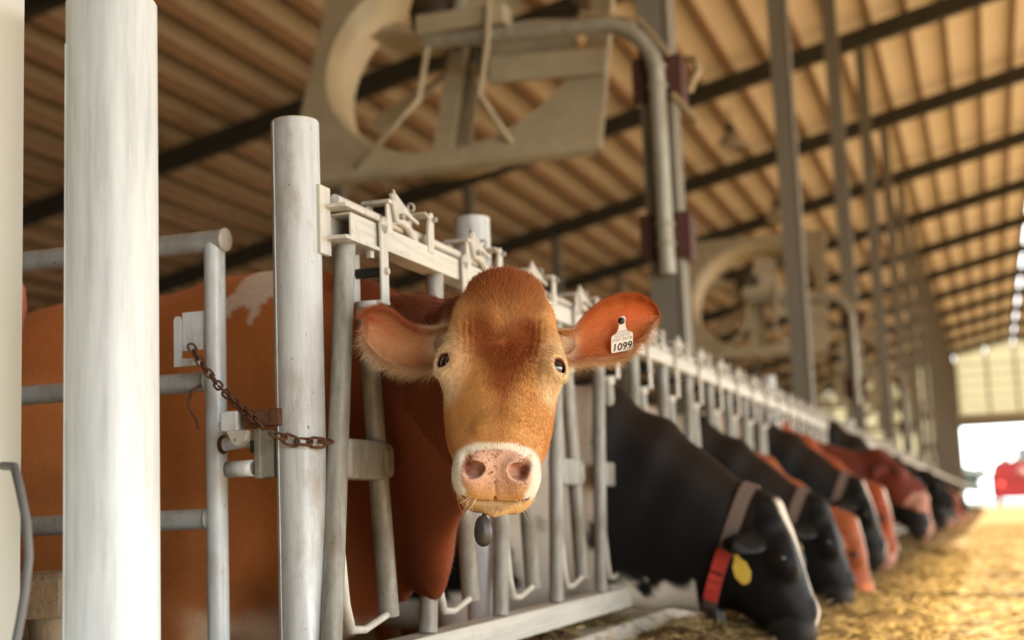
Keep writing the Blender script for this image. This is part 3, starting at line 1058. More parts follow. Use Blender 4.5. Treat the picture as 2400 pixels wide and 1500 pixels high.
def head_field(P, fine=True):
    s, l, t = np.abs(P[:, 0]), P[:, 1], P[:, 2]
    a = np.interp(l, *TA)
    td = np.interp(l, *TD)
    tv = np.interp(l, *TV)
    tc, b = (td + tv) / 2, (td - tv) / 2 + 1e-4
    ae = a * (1 - 0.30 * np.clip((-t - 0.07) / 0.15, 0, 1))
    # the bridge of the nose narrows towards the front
    nb = np.clip((l - 0.20) / 0.10, 0, 1) * np.clip((0.38 - l) / 0.05, 0, 1)
    ae = ae * (1 - 0.16 * nb * np.clip((t + 0.05) / 0.05, 0, 1))
    p = 2.5
    kk = ((s / ae) ** p + (np.abs(t - tc) / b) ** p) ** (1 / p)
    f = (kk - 1) * np.minimum(ae, b)
    f = f + np.maximum(0, np.maximum(l - 0.462, -0.060 - l))
    Q = np.stack([s, l, t], 1)
    f = smin(f, ell(Q, (0.090, 0.180, -0.038), (0.034, 0.046, 0.041)), 0.028)       # orbit
    f = smin(f, ell(Q, (0.080, 0.128, -0.030), (0.028, 0.044, 0.031)), 0.03)        # brow
    f = smin(f, ell(Q, (0.078, 0.052, -0.045), (0.018, 0.024, 0.028)), 0.03)       # horn bud
    f = smin(f, ell(Q, (0.0, -0.006, -0.044), (0.066, 0.042, 0.050)), 0.04)         # poll
    f = smin(f, ell(Q, (0.066, 0.250, -0.140), (0.034, 0.080, 0.070)), 0.04)        # cheek
    f = smin(f, ell(Q, (0.045, 0.398, -0.082), (0.036, 0.044, 0.050)), 0.022)       # upper lip
    f = smin(f, ell(Q, (0.034, 0.400, -0.129), (0.040, 0.050, 0.032)), 0.016)       # chin
    f = smax(f, -ell(Q, (0.0, 0.085, 0.030), (0.012, 0.06, 0.022)), 0.02)           # groove down the forehead
    f = smin(f, ell(Q, (0.0, 0.335, -0.016), (0.040, 0.030, 0.014)), 0.02)
    if fine:
        n = (0.66, -0.05, 0.75)
        R = rot_rows(n, (0, -1, 0.25))
        q = (Q - np.array(EYE, np.float32)) @ R.T.astype(np.float32)
        # eyelids: a flattened ring round the eye
        rr = np.sqrt((q[:, 0] / 1.0) ** 2 + (q[:, 1] / 1.08) ** 2)
        lid = np.sqrt((rr - 0.0242) ** 2 + ((q[:, 2] - 0.011) * 0.8) ** 2) - 0.0076
        f = smin(f, lid, 0.008)
        f = smax(f, -(np.sqrt(q[:, 0] ** 2 + (q[:, 1] / 1.05) ** 2 + (q[:, 2] * 0.9) ** 2) - 0.0232), 0.003)
        f = smin(f, ell(q, (0.0, 0.0188, 0.0175), (0.0215, 0.0070, 0.0085)), 0.006)      # upper lid
        f = smin(f, ell(q, (0.0, -0.0222, 0.0140), (0.0180, 0.0055, 0.0080)), 0.006)     # lower lid
        # nostrils
        Rn = rot_rows((0.38, 0.60, 0.62), (0.55, -0.85, 0.3))
        f = smin(f, ell(Q, (0.042, 0.402, -0.050), (0.030, 0.024, 0.024), Rn), 0.012)
        f = smax(f, -ell(Q, (0.041, 0.412, -0.038), (0.0180, 0.0145, 0.036), Rn), 0.008)
        f = smax(f, -ell(Q, (0.057, 0.398, -0.034), (0.0075, 0.021, 0.022), Rn), 0.010)
        # mouth
        f = smax(f, -ell(Q, (0.0, 0.442, -0.0935), (0.060, 0.028, 0.0042), rot_rows((0, 0.22, 0.97), (0, 1, 0))), 0.005)
        f = smax(f, -ell(Q, (0.0, 0.432, -0.070), (0.0010, 0.016, 0.007), rot_rows((0, 0.65, 0.75), (0, -0.75, 0.65))), 0.006)
    return f


def hair_bump(V, nrm, scale=90, amp=0.0006, seed=3):
    return V + nrm * ((vnoise(V, scale, seed, 2) - 0.5) * 2 * amp)[:, None]


def vert_normals(V, Q):
    n = np.zeros_like(V)
    fn = np.cross(V[Q[:, 2]] - V[Q[:, 0]], V[Q[:, 3]] - V[Q[:, 1]])
    for i in range(4):
        np.add.at(n, Q[:, i], fn)
    return n / (np.linalg.norm(n, axis=1)[:, None] + 1e-12)


def mesh_from(name, V, Q, colr, mat, alpha=None):
    me = bpy.data.meshes.new(name)
    me.vertices.add(len(V))
    me.vertices.foreach_set('co', np.asarray(V, np.float32).ravel())
    me.loops.add(len(Q) * 4)
    me.loops.foreach_set('vertex_index', np.asarray(Q, np.int32).ravel())
    me.polygons.add(len(Q))
    me.polygons.foreach_set('loop_start', np.arange(0, len(Q) * 4, 4, dtype=np.int32))
    me.polygons.foreach_set('use_smooth', np.ones(len(Q), bool))
    me.update(calc_edges=True)
    at = me.color_attributes.new('coat', 'FLOAT_COLOR', 'POINT')
    c4 = np.ones((len(V), 4), np.float32)
    c4[:, :3] = colr
    if alpha is not None:
        c4[:, 3] = alpha
    at.data.foreach_set('color', c4.ravel())
    me.materials.append(mat)
    return me


def ear_shell(outline_u, cup, thick, nu=44, nv=34):
    """leaf-shaped shell in (u along, w across, n cup): returns front and back sheets as one closed skin.
    outline_u(u) -> (lower w, upper w, n at midrib)"""
    U = np.linspace(0, 1, nu)
    W = np.linspace(-1, 1, nv)
    front = np.zeros((nu, nv, 3))
    back = np.zeros((nu, nv, 3))
    for i, u in enumerate(U):
        lo, hi, n0 = outline_u(u)
        for j, w_ in enumerate(W):
            c = (lo + hi) / 2 + (hi - lo) / 2 * w_
            z = n0 + cup(u, w_)
            th = thick * (1 - 0.75 * abs(w_) ** 3) * (1.0 - 0.5 * u ** 4)
            front[i, j] = (u, c, z)
            back[i, j] = (u, c, z - th)
    V = np.concatenate([front.reshape(-1, 3), back.reshape(-1, 3)])
    Q = []
    N = nu * nv
    for i in range(nu - 1):
        for j in range(nv - 1):
            a = i * nv + j
            Q.append((a, a + nv, a + nv + 1, a + 1))
            Q.append((N + a, N + a + 1, N + a + nv + 1, N + a + nv))
    for i in range(nu - 1):
        for j in (0, nv - 1):
            a = i * nv + j
            q = (a, N + a, N + a + nv, a + nv)
            Q.append(q if j == 0 else q[::-1])
    for j in range(nv - 1):
        for i in (0, nu - 1):
            a = i * nv + j
            q = (a, a + 1, N + a + 1, N + a)
            Q.append(q if i == 0 else q[::-1])
    return V, np.array(Q), N


def mixc(a, b, k):
    return a * (1 - k[:, None]) + b * k[:, None]


def sst(x, a, b):
    t = np.clip((x - a) / (b - a), 0, 1)
    return t * t * (3 - 2 * t)


C = lambda *c: np.array(lin(*c))
RUST = C(150, 74, 28)
DARK = C(156, 74, 30)
TAN = C(206, 150, 86)
CREAM = C(232, 206, 164)
WHITE = C(240, 232, 216)
PINK = C(218, 172, 148)
PINKD = C(122, 58, 50)

# ---------------------------------------------------------------- the brown cow that looks at us
TAU = math.radians(35)
roll = 0.045
HE_S = CAM_R * math.cos(roll) - CAM_U * math.sin(roll)
HE_UP = CAM_U * math.cos(roll) + CAM_R * math.sin(roll)
HE_L = (-HE_UP * math.cos(TAU) - CAM_F * math.sin(TAU)).normalized()
HE_T = (-CAM_F * math.cos(TAU) + HE_UP * math.sin(TAU)).normalized()
HB = np.array([list(HE_S), list(HE_L), list(HE_T)])           # rows: head axes in the world
HP = np.array([-0.900, 2.690, 1.379])                          # poll


def h2w(q):
    return np.asarray(q) @ HB + HP


def w2h(p):
    return (np.asarray(p) - HP) @ HB.T


UPZ = (0, 0, 1)
neck_w = [
    (h2w((0.0, 0.075, -0.125)), UPZ, 0.078, 0.100),
    (h2w((-0.02, 0.075, -0.235)), UPZ, 0.085, 0.150),
    ((-1.140, 2.985, 1.175), UPZ, 0.090, 0.190),
    ((-1.275, 3.125, 1.150), UPZ, 0.095, 0.265),
    ((-1.410, 3.215, 1.110), UPZ, 0.120, 0.335),
    ((-1.640, 3.285, 1.095), UPZ, 0.200, 0.415),
    ((-1.900, 3.345, 1.105), UPZ, 0.270, 0.445),
    ((-2.350, 3.360, 1.085), UPZ, 0.330, 0.450),
    ((-2.950, 3.370, 1.060), UPZ, 0.375, 0.455),
    ((-3.500, 3.370, 1.100), UPZ, 0.330, 0.410),
    ((-3.800, 3.370, 1.150), UPZ, 0.210, 0.300),
]


def densify(st, upto, n=4):
    """smooth the first stations of a sweep so that its keel runs on without lobes"""
    A = np.array([list(c) + [rs, ru] for c, _, rs, ru in st], float)
    out = []
    for i in range(len(A) - 1):
        if i >= upto:
            out.append(A[i])
            continue
        p0, p1, p2, p3 = A[max(i - 1, 0)], A[i], A[i + 1], A[min(i + 2, len(A) - 1)]
        for k in range(n):
            t = k / n
            out.append(0.5 * (2 * p1 + (p2 - p0) * t + (2 * p0 - 5 * p1 + 4 * p2 - p3) * t * t + (3 * p1 - p0 - 3 * p2 + p3) * t ** 3))
    out.append(A[-1])
    return [(tuple(q[:3]), UPZ, q[3], q[4]) for q in out]


NECK_FINE = densify(neck_w[:7], 6)[:-1]
neck_w = densify(neck_w, 6)


def legs_field(P, legs):
    out = None
    for pts in legs:
        st = [(c, (1, 0, 0), r, r * 1.15) for c, r in pts]
        f = sweep(P, st, 0.03)
        out = f if out is None else np.minimum(out, f)
    return out


hero_legs = []
for x, y in ((-1.98, 3.19), (-1.93, 3.52)):
    hero_legs.append([((x + 0.06, y, 0.95), 0.15), ((x, y, 0.74), 0.105), ((x + 0.02, y, 0.48), 0.062), ((x + 0.01, y, 0.30), 0.045), ((x + 0.01, y, 0.17), 0.052), ((x + 0.04, y, 0.115), 0.058)])
for x, y in ((-3.45, 3.19), (-3.45, 3.55)):
    hero_legs.append([((x, y, 0.98), 0.17), ((x + 0.08, y, 0.76), 0.12), ((x - 0.10, y, 0.52), 0.062), ((x - 0.06, y, 0.32), 0.046), ((x - 0.05, y, 0.18), 0.052), ((x - 0.02, y, 0.115), 0.058)])


def hero_body(P):
    f = sweep(P, neck_w, 0.05, 0.5)
    # withers, brisket, shoulder blade
    f = smin(f, ell(P, (-1.58, 3.26, 0.80), (0.15, 0.10, 0.12)), 0.08)
    f = smin(f, ell(P, (-1.90, 3.14, 1.05), (0.20, 0.10, 0.32)), 0.08)
    f = smin(f, legs_field(P, hero_legs), 0.05)
    return f


def hero_head(Ph):
    f = head_field(Ph, True)
    Pw = (Ph @ HB.astype(np.float32)) + HP.astype(np.float32)
    near = sweep(Pw, NECK_FINE, 0.05, 0.5)
    f = smin(f, near, 0.045)
    # stubs that carry the ears
    s = Ph[:, 0]
    for sg, st in ((1, EAR_R_STUB), (-1, EAR_L_STUB)):
        f = smin(f, sweep(Ph, st, 0.02), 0.028)
    return f


# the ears are laid out in the view frame of the head: s, v (up), w (towards the nose)
ct, stt = math.cos(TAU), math.sin(TAU)


def v2h(s, v, w):
    # v = -l*ct + t*stt ; w = l*stt + t*ct
    return (s, -v * ct + w * stt, v * stt + w * ct)


EAR_R_STUB = [(v2h(0.080, -0.125, -0.13), (0, 0, 1), 0.040, 0.044), (v2h(0.128, -0.126, -0.165), (0, 0, 1), 0.026, 0.030)]
EAR_L_STUB = [(v2h(-0.080, -0.122, -0.13), (0, 0, 1), 0.040, 0.044), (v2h(-0.128, -0.130, -0.165), (0, 0, 1), 0.026, 0.030)]

# outlines, metres in (s, v)
EAR_R_TOP = [(0.092, -0.092), (0.146, -0.088), (0.172, -0.052), (0.203, -0.024), (0.240, -0.008), (0.276, -0.007), (0.303, -0.018), (0.320, -0.033), (0.328, -0.050)]
EAR_R_BOT = [(0.092, -0.155), (0.148, -0.163), (0.175, -0.158), (0.205, -0.156), (0.240, -0.150), (0.272, -0.130), (0.298, -0.102), (0.317, -0.074), (0.329, -0.054)]
EAR_L_TOP = [(-0.088, -0.086), (-0.150, -0.100), (-0.180, -0.098), (-0.205, -0.088), (-0.230, -0.068), (-0.252, -0.060), (-0.272, -0.060), (-0.290, -0.068), (-0.302, -0.080)]
EAR_L_BOT = [(-0.088, -0.168), (-0.143, -0.186), (-0.172, -0.192), (-0.200, -0.192), (-0.228, -0.184), (-0.252, -0.172), (-0.276, -0.152), (-0.292, -0.132), (-0.303, -0.108)]


def ear_mesh(top, bot, sgn, depth, edge_fold, thick=0.012, nu=46, nv=36):
    top, bot = np.array(top), np.array(bot)
    u0 = np.linspace(0, 1, len(top))
    U = 1 - (1 - np.linspace(0, 1, nu)) ** 1.3
    fr, bk = [], []
    for u in U:
        T = np.array([np.interp(u, u0, top[:, i]) for i in (0, 1)])
        Bt = np.array([np.interp(u, u0, bot[:, i]) for i in (0, 1)])
        rowf, rowb = [], []
        for j in range(nv):
            w_ = -1 + 2 * j / (nv - 1)
            p = (T + Bt) / 2 + (T - Bt) / 2 * w_
            cupd = -depth * (1 - abs(w_) ** 2.2) * (0.45 + 0.75 * math.sin(math.pi * min(1, u * 1.05 + 0.12)))
            fold = edge_fold * max(0, w_) ** 4
            w0 = -0.118 + 0.025 * math.sin(math.pi * u) - 0.03 * u
            th = thick * (1.05 - 0.75 * abs(w_) ** 4) * (1 - 0.45 * u ** 5)
            rowf.append((p[0], p[1], w0 + cupd + fold))
            rowb.append((p[0], p[1], w0 + cupd + fold - th))
        fr.append(rowf)
        bk.append(rowb)
    fr, bk = np.array(fr), np.array(bk)
    V = np.concatenate([fr.reshape(-1, 3), bk.reshape(-1, 3)])
    V = np.array([v2h(*p) for p in V])
    N = nu * nv
    Q = []
    for i in range(nu - 1):
        for j in range(nv - 1):
            a = i * nv + j
            Q.append((a, a + nv, a + nv + 1, a + 1))
            Q.append((N + a, N + a + 1, N + a + nv + 1, N + a + nv))
        for j in (0, nv - 1):
            a = i * nv + j
            q = (a, N + a, N + a + nv, a + nv)
            Q.append(q if j == 0 else q[::-1])
    for j in range(nv - 1):
        for i in (0, nu - 1):
            a = i * nv + j
            q = (a, a + 1, N + a + 1, N + a)
            Q.append(q if i == 0 else q[::-1])
    Q = np.array(Q)
    if sgn < 0:
        Q = Q[:, ::-1]
    uu = np.concatenate([np.repeat(U, nv)] * 2)
    ww = np.concatenate([np.tile(np.linspace(-1, 1, nv), nu)] * 2)
    isf = np.concatenate([np.ones(N), np.zeros(N)])
    return V, Q, uu, ww, isf


def hero_head_colour(Vh, Vw):
    s, l, t = Vh[:, 0], Vh[:, 1], Vh[:, 2]
    n1 = vnoise(Vh, 28, 1)
    n2 = vnoise(Vh, 9, 2)
    a = np.abs(s)
    col = np.tile(TAN, (len(s), 1))
    brow = np.exp(-((a - 0.052) / 0.027) ** 2 - ((l - 0.128) / 0.050) ** 2)
    col = mixc(col, RUST, np.clip(brow * 1.1 + 0.5 * (n1 - 0.5), 0, 1) * 0.85)
    col = mixc(col, RUST, np.clip(np.exp(-((a) / 0.034) ** 2 - ((l - 0.160) / 0.032) ** 2) * 1.1, 0, 1) * 0.9)
    col = mixc(col, RUST * 1.1, sst(0.10 - l + 0.06 * (n2 - 0.5), 0.0, 0.06) * 0.55)
    # dark stripe from the whorl down the nose
    w_ = 0.050 - 0.036 * sst(l, 0.15, 0.30) + 0.02 * (n1 - 0.5)
    st = sst(w_ - np.abs(s - 0.006), -0.022, 0.022) * sst(l, 0.06, 0.12) * (1 - 0.6 * sst(l, 0.24, 0.335))
    col = mixc(col, RUST * 0.92, st * 0.9)
    col = mixc(col, TAN * 1.05, sst(a, 0.06, 0.10) * sst(l, 0.20, 0.27) * 0.6)
    # paler blaze on the forehead
    bl = np.exp(-((a - 0.004) / 0.018) ** 2 - ((l - 0.098) / 0.030) ** 2)
    col = mixc(col, C(222, 162, 100), bl * 0.7)
    # dark crown
    col = mixc(col, DARK, sst(0.070 - l - 0.5 * a + 0.06 * (n1 - 0.5), -0.01, 0.07) * 0.6)
    # temples paler
    tp = np.exp(-((a - 0.095) / 0.022) ** 2 - ((l - 0.075) / 0.05) ** 2)
    col = mixc(col, C(228, 176, 112), tp * 0.75)
    # cream round the eyes
    de = np.sqrt((a - 0.106) ** 2 + ((l - 0.178) / 1.55) ** 2 + (t + 0.045) ** 2)
    col = mixc(col, CREAM, (1 - sst(de + 0.016 * (n1 - 0.5), 0.034, 0.070)) * 0.95)
    ey = np.sqrt((a - EYE[0]) ** 2 + (l - EYE[1]) ** 2 + (t - EYE[2]) ** 2)
    col = mixc(col, C(120, 58, 34), 1 - sst(ey, 0.0262, 0.0310))
    # muzzle
    d = l * 0.75 - t * 0.66          # grows towards the lips
    mz = sst(d + 0.10 * a * a / 0.006 * 0.05 - 0.0, 0.262, 0.280)
    mzw = sst(l, 0.335, 0.350) * sst(0.10 - np.abs(t + 0.055), -0.01, 0.01)
    pq = ((a / 0.066) ** 2.5 + (np.abs(d - 0.341) / 0.047) ** 2.5) ** (1 / 2.5) + 0.08 * (n1 - 0.5)
    rim = (1 - sst(pq, 1.20, 1.34)) * sst(l, 0.325, 0.34)
    side = sst(a, 0.054, 0.064) * sst(d, 0.318, 0.350)
    rim = np.maximum(rim, side)
    rim = rim * (1 - sst(d, 0.366, 0.378) * (1 - sst(a, 0.050, 0.060)))
    mzw = rim
    col = mixc(col, WHITE, rim * sst(t, -0.150, -0.115))
    # pink nose plate between the nostrils
    plate = 1 - sst(pq, 0.94, 1.06)
    col = mixc(col, PINK, plate * mzw)
    low = plate * sst(d, 0.345, 0.372)
    col = mixc(col, C(212, 160, 116), low * 0.8)
    col = mixc(col, C(232, 198, 140), sst(d, 0.388, 0.398) * sst(l, 0.35, 0.37))
    mouth = np.exp(-((l - 0.442) * 0.22 + (t + 0.0935) * 0.97) ** 2 / 0.0045 ** 2) * sst(l, 0.40, 0.42) * (a < 0.066)
    col = mixc(col, C(112, 52, 40), np.clip(mouth, 0, 1) * 0.9)
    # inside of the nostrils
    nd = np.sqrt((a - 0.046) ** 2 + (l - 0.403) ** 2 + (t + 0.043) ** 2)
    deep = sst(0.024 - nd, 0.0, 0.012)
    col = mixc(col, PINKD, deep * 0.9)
    # bits of feed stuck on the nose
    sp = sst(vnoise(Vh, 230, 9, 2), 0.66, 0.72) * plate * mzw * sst(vnoise(Vh, 40, 5, 2), 0.42, 0.6)
    col = mixc(col, C(88, 62, 36), sp * 0.8)
    sp2 = sst(vnoise(Vh, 260, 19, 2), 0.70, 0.75) * (1 - sst(np.abs(de - 0.045), 0.0, 0.02))
    col = mixc(col, C(90, 56, 30), sp2 * 0.7)
    # back of head and neck: darker coat, plus shade painted into the colour
    nk = sst(-t, 0.135, 0.20)
    earb = sst(a, 0.112, 0.128) * (l < 0.15) * (t < -0.03)
    nk = nk * (1 - earb)
    col = mixc(col, C(236, 208, 168), earb * 0.95)
    col = mixc(col, C(126, 60, 26), nk)
    cheek = sst(-t, 0.09, 0.16) * sst(l, 0.2, 0.3) * (1 - nk)
    col = mixc(col, C(212, 140, 70), cheek * 0.6)
    return np.clip(col, 0, 1)


WHITE_PATCH = [(-1.919, 1.432), (-1.869, 1.466), (-1.807, 1.500), (-1.780, 1.60), (-1.74, 1.64), (-1.61, 1.64), (-1.61, 1.51), (-1.663, 1.483), (-1.697, 1.459), (-1.711, 1.433), (-1.724, 1.404), (-1.735, 1.44), (-1.752, 1.467), (-1.769, 1.464), (-1.796, 1.429), (-1.815, 1.376), (-1.833, 1.371), (-1.869, 1.416)]


def hero_body_colour(V):
    x, y, z_ = V[:, 0], V[:, 1], V[:, 2]
    n = vnoise(V, 7, 4, 4)
    col = np.tile(C(200, 124, 68), (len(V), 1))
    col = mixc(col, C(126, 60, 26), sst(x, -1.62, -1.42))  # neck: darker coat together with the head's shadow painted in
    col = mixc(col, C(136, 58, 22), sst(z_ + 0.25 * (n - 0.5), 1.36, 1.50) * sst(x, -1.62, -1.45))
    # white flash over the shoulder
    poly = np.array(WHITE_PATCH)
    px_, pz_ = x + 0.05 * (n - 0.5), z_ + 0.05 * (vnoise(V, 30, 8, 3) - 0.5)
    ins = np.zeros(len(V), bool)
    for q in range(len(poly)):
        (xa, za), (xb, zb) = poly[q - 1], poly[q]
        cr = ((za > pz_) != (zb > pz_)) & (px_ < (xb - xa) * (pz_ - za) / (zb - za + 1e-12) + xa)
        ins ^= cr
    col = mixc(col, C(232, 216, 200), (ins & (y < 3.45)).astype(float))
    # pale belly and brisket
    b = sst(0.74 - z_ + 0.10 * (n - 0.5), 0.02, 0.08) * sst(x, -1.93, -1.86)
    b = np.maximum(b, sst(0.70 - z_ + 0.06 * (n - 0.5), 0.0, 0.06) * sst(0.12 - np.abs(y - 3.36), -0.02, 0.02))
    col = mixc(col, C(226, 196, 160), b * 0.85)
    return np.clip(col, 0, 1)


hv, hq = mesh_field(hero_head, (-0.225, -0.105, -0.40), (0.225, 0.49, 0.075), 0.0038)
keep_w = h2w(hv)
bv, bq = mesh_field(hero_body, (-4.05, 2.86, 0.06), (-0.90, 3.86, 1.64), 0.0135)
# drop the part of the coarse body that lies inside the finely built head and neck
bh = w2h(bv)
ext_lo, ext_hi = np.array([-0.215, -0.095, -0.385]), np.array([0.215, 0.48, 0.07])
inside = np.all((bh > ext_lo) & (bh < ext_hi), axis=1)
fq = ~inside[bq].all(1)
bq = bq[fq]
hn = vert_normals(hv, hq)
# skin folds above the eyes and soft unevenness of the face
_a, _l, _t = np.abs(hv[:, 0]), hv[:, 1], hv[:, 2]
_m = np.exp(-((_a - 0.068) / 0.022) ** 2 - ((_l - 0.130) / 0.045) ** 2) * (_t > -0.06)
_ph = (_a * 520 + 30 * (_l - 0.12) + 3.0 * vnoise(hv, 25, 12, 2))
hv = hv + hn * (_m * 0.0021 * np.sin(_ph) + 0.0012 * (vnoise(hv, 40, 13, 2) - 0.5))[:, None]
hcol = hero_head_colour(hv, keep_w)
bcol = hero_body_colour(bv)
ncol = hero_body_colour(keep_w)
hcol = mixc(hcol, ncol, np.maximum(sst(-hv[:, 2], 0.15, 0.22), sst(np.abs(hv[:, 0]), 0.150, 0.185)))
er = ear_mesh(EAR_R_TOP, EAR_R_BOT, 1, 0.040, 0.010)
el = ear_mesh(EAR_L_TOP, EAR_L_BOT, -1, 0.030, 0.020)


def ear_colour(V, u, w_, isf, right):
    n = vnoise(V, 34, 6)
    inn = np.tile(C(198, 116, 62), (len(V), 1)) if right else np.tile(C(206, 148, 102), (len(V), 1))
    inn = mixc(inn, C(220, 112, 70), np.exp(-((u - 0.62) / 0.22) ** 2 - ((w_ - 0.25) / 0.40) ** 2) * (0.8 if right else 0.3))
    inn = mixc(inn, C(160, 74, 34), sst(w_, 0.55, 0.85) * 0.7)
    inn = mixc(inn, C(236, 206, 160), sst(-w_, 0.72, 0.98) * 0.8 * (u < 0.95))
    inn = mixc(inn, C(238, 214, 176), (1 - sst(u + 0.1 * (n - 0.5), 0.05, 0.25)) * 0.85)
    if not right:
        inn = mixc(inn, C(206, 84, 52), np.exp(-((u - 0.80) / 0.10) ** 2 - ((w_ - 0.45) / 0.25) ** 2) * 0.8)
    out = np.tile(C(184, 96, 44), (len(V), 1))
    return np.clip(mixc(out, inn, isf), 0, 1)


parts_v, parts_q, parts_c = [], [], []
n0 = 0
for V, Q, c in ((h2w(hv), hq, hcol), (bv, bq, bcol), (h2w(er[0]), er[1], ear_colour(er[0], *er[2:], True)), (h2w(el[0]), el[1], ear_colour(el[0], *el[2:], False))):
    parts_v.append(V)
    parts_q.append(Q + n0)
    parts_c.append(c)
    n0 += len(V)
HV_, HQ_, HC_ = np.concatenate(parts_v), np.concatenate(parts_q), np.concatenate(parts_c)
# vertices no face uses
used = np.zeros(len(HV_), bool)
used[HQ_.ravel()] = True
remap = np.cumsum(used) - 1
hero = empty('cow', (-1.9, 3.36, PEN_Z))
HO = np.array([-1.9, 3.36, PEN_Z])
_al = np.ones(len(HV_))
_d = hv[:, 1] * 0.75 - hv[:, 2] * 0.66
_pq = ((np.abs(hv[:, 0]) / 0.066) ** 3 + (np.abs(_d - 0.341) / 0.047) ** 3) ** (1 / 3.0)
_al[:len(hv)] = 1 - (1 - sst(_pq, 0.85, 1.0)) * (hv[:, 1] > 0.32)
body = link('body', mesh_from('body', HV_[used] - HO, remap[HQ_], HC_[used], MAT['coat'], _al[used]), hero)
tag(hero, 'orange-brown cow with numbered white ear tag, looking straight at the camera', 'cow')

# eyes
for sg in (-1, 1):
    c = h2w((sg * (EYE[0] - 0.0014), EYE[1], EYE[2] - 0.0016)) - HO
    bm = bmesh.new()
    bmesh.ops.create_uvsphere(bm, u_segments=32, v_segments=24, radius=0.0238)
    me = bpy.data.meshes.new('eye')
    bm.to_mesh(me)
    bm.free()
    me.polygons.foreach_set('use_smooth', [True] * len(me.polygons))
    me.materials.append(MAT['eye'])
    o = link('eye', me, hero)
    o.location = tuple(c)


# ---- fur: short hairs as curves, laid along the coat
def sample_mesh(V, Q, C_, n, weight=None, seed=0):
    rg = np.random.default_rng(seed)
    A = V[Q]
    ar = 0.5 * np.linalg.norm(np.cross(A[:, 2] - A[:, 0], A[:, 3] - A[:, 1]), axis=1)
    if weight is not None:
        ar = ar * weight
    cdf = np.cumsum(ar)
    f = np.searchsorted(cdf, rg.random(n) * cdf[-1])
    u, v = rg.random(n), rg.random(n)
    w_ = np.stack([(1 - u) * (1 - v), u * (1 - v), u * v, (1 - u) * v], 1)
    P = (A[f] * w_[:, :, None]).sum(1)
    nn = np.cross(A[f][:, 2] - A[f][:, 0], A[f][:, 3] - A[f][:, 1])
    nn /= np.linalg.norm(nn, axis=1)[:, None] + 1e-12
    cc = (C_[Q[f]] * w_[:, :, None]).sum(1)
    return P, nn, cc, f, w_


def add_hair(name, P, N, D, L, colr, radius, parent, org, pts=4, droop=0.0, curl=0.25, seed=1):
    rg = np.random.default_rng(seed)
    n = len(P)
    Dt = D - N * (D * N).sum(1)[:, None]
    Dt /= np.linalg.norm(Dt, axis=1)[:, None] + 1e-9
    jit = rg.normal(size=(n, 3)) * curl
    K = np.zeros((n, pts, 3))
    pos = P.copy() - N * 0.0006
    K[:, 0] = pos
    for i in range(1, pts):
        fr = i / (pts - 1)
        d = Dt * (0.85 + 0.2 * fr) + N * (0.42 * (1 - fr) + 0.10) + jit * (0.4 + fr) + np.array([0, 0, -1]) * droop * fr
        d /= np.linalg.norm(d, axis=1)[:, None]
        pos = pos + d * (L / (pts - 1))[:, None]
        K[:, i] = pos
    K = K - org
    cu = bpy.data.hair_curves.new(name)
    cu.add_curves([pts] * n)
    cu.attributes['position'].data.foreach_set('vector', K.astype(np.float32).ravel())
    ra = cu.attributes.get('radius') or cu.attributes.new('radius', 'FLOAT', 'POINT')
    rr = np.tile(np.linspace(1.0, 0.25, pts), n) * np.repeat(np.broadcast_to(radius, n), pts)
    ra.data.foreach_set('value', rr.astype(np.float32))
    ca = cu.attributes.new('coat', 'FLOAT_COLOR', 'CURVE')
    c4 = np.ones((n, 4), np.float32)
    c4[:, :3] = np.clip(colr * rg.uniform(0.82, 1.15, n)[:, None], 0, 1)
    ca.data.foreach_set('color', c4.ravel())
    cu.materials.append(MAT['hair'])
    o = link(name, cu, parent)
    return o


def face_flow(Ph):
    s, l, t = Ph[:, 0], Ph[:, 1], Ph[:, 2]
    D = np.zeros_like(Ph)
    below = sst(l, 0.130, 0.165)
    # below the whorl: down the face and outwards; above it: up and outwards; crown: falling forward
    rr_ = np.sqrt(s ** 2 + (l - 0.150) ** 2) + 1e-4
    D[:, 0] = s / rr_
    D[:, 1] = (l - 0.150) / rr_ + 0.6 * below
    crown = 0.0 * l
    D[:, 1] = D[:, 1] * (1 - crown) + crown * 1.0
    D[:, 0] = D[:, 0] * (1 - crown) + crown * np.clip(s * 6, -0.5, 0.5)
    D[:, 2] = -0.25 * sst(np.abs(s), 0.06, 0.1) + crown * 0.35
    sw = np.exp(-((s / 0.02) ** 2 + ((l - 0.145) / 0.02) ** 2))
    D[:, 0] += sw * (l - 0.145) * 60
    nz = vnoise(Ph, 30, 31, 2) - 0.5
    D[:, 0] += nz * 0.7
    D[:, 2] += -0.5 * sst(-t, 0.13, 0.2)
    return D


P, N, cc, f, w_ = sample_mesh(hv, hq, hcol, 210000, None, 3)
front = (N @ w2h(np.array(CAM_P) + 0) / 1.0)
viewdir = w2h(np.array(CAM_P))
vis = ((viewdir - P) * N).sum(1) > -0.35
s_, l_, t_ = P[:, 0], P[:, 1], P[:, 2]
dd = l_ * 0.75 - t_ * 0.66
bare = (((np.abs(s_) / 0.066) ** 3 + (np.abs(dd - 0.341) / 0.047) ** 3) < 1.0) & (l_ > 0.32)
eyed = np.sqrt((np.abs(s_) - EYE[0]) ** 2 + (l_ - EYE[1]) ** 2 + (t_ - EYE[2]) ** 2)
edge = (np.abs(s_) > 0.215) | (t_ < -0.39)
bare |= (dd > 0.372) & (dd < 0.404) & (np.abs(s_) < 0.056) & (l_ > 0.39)
ok = vis & ~bare & (eyed > 0.0285) & ~edge
P, N, cc, eyed = P[ok], N[ok], cc[ok], eyed[ok]
s_, l_, t_ = P[:, 0], P[:, 1], P[:, 2]
crown = 1 - sst(l_ + 0.4 * np.abs(s_), 0.035, 0.110)
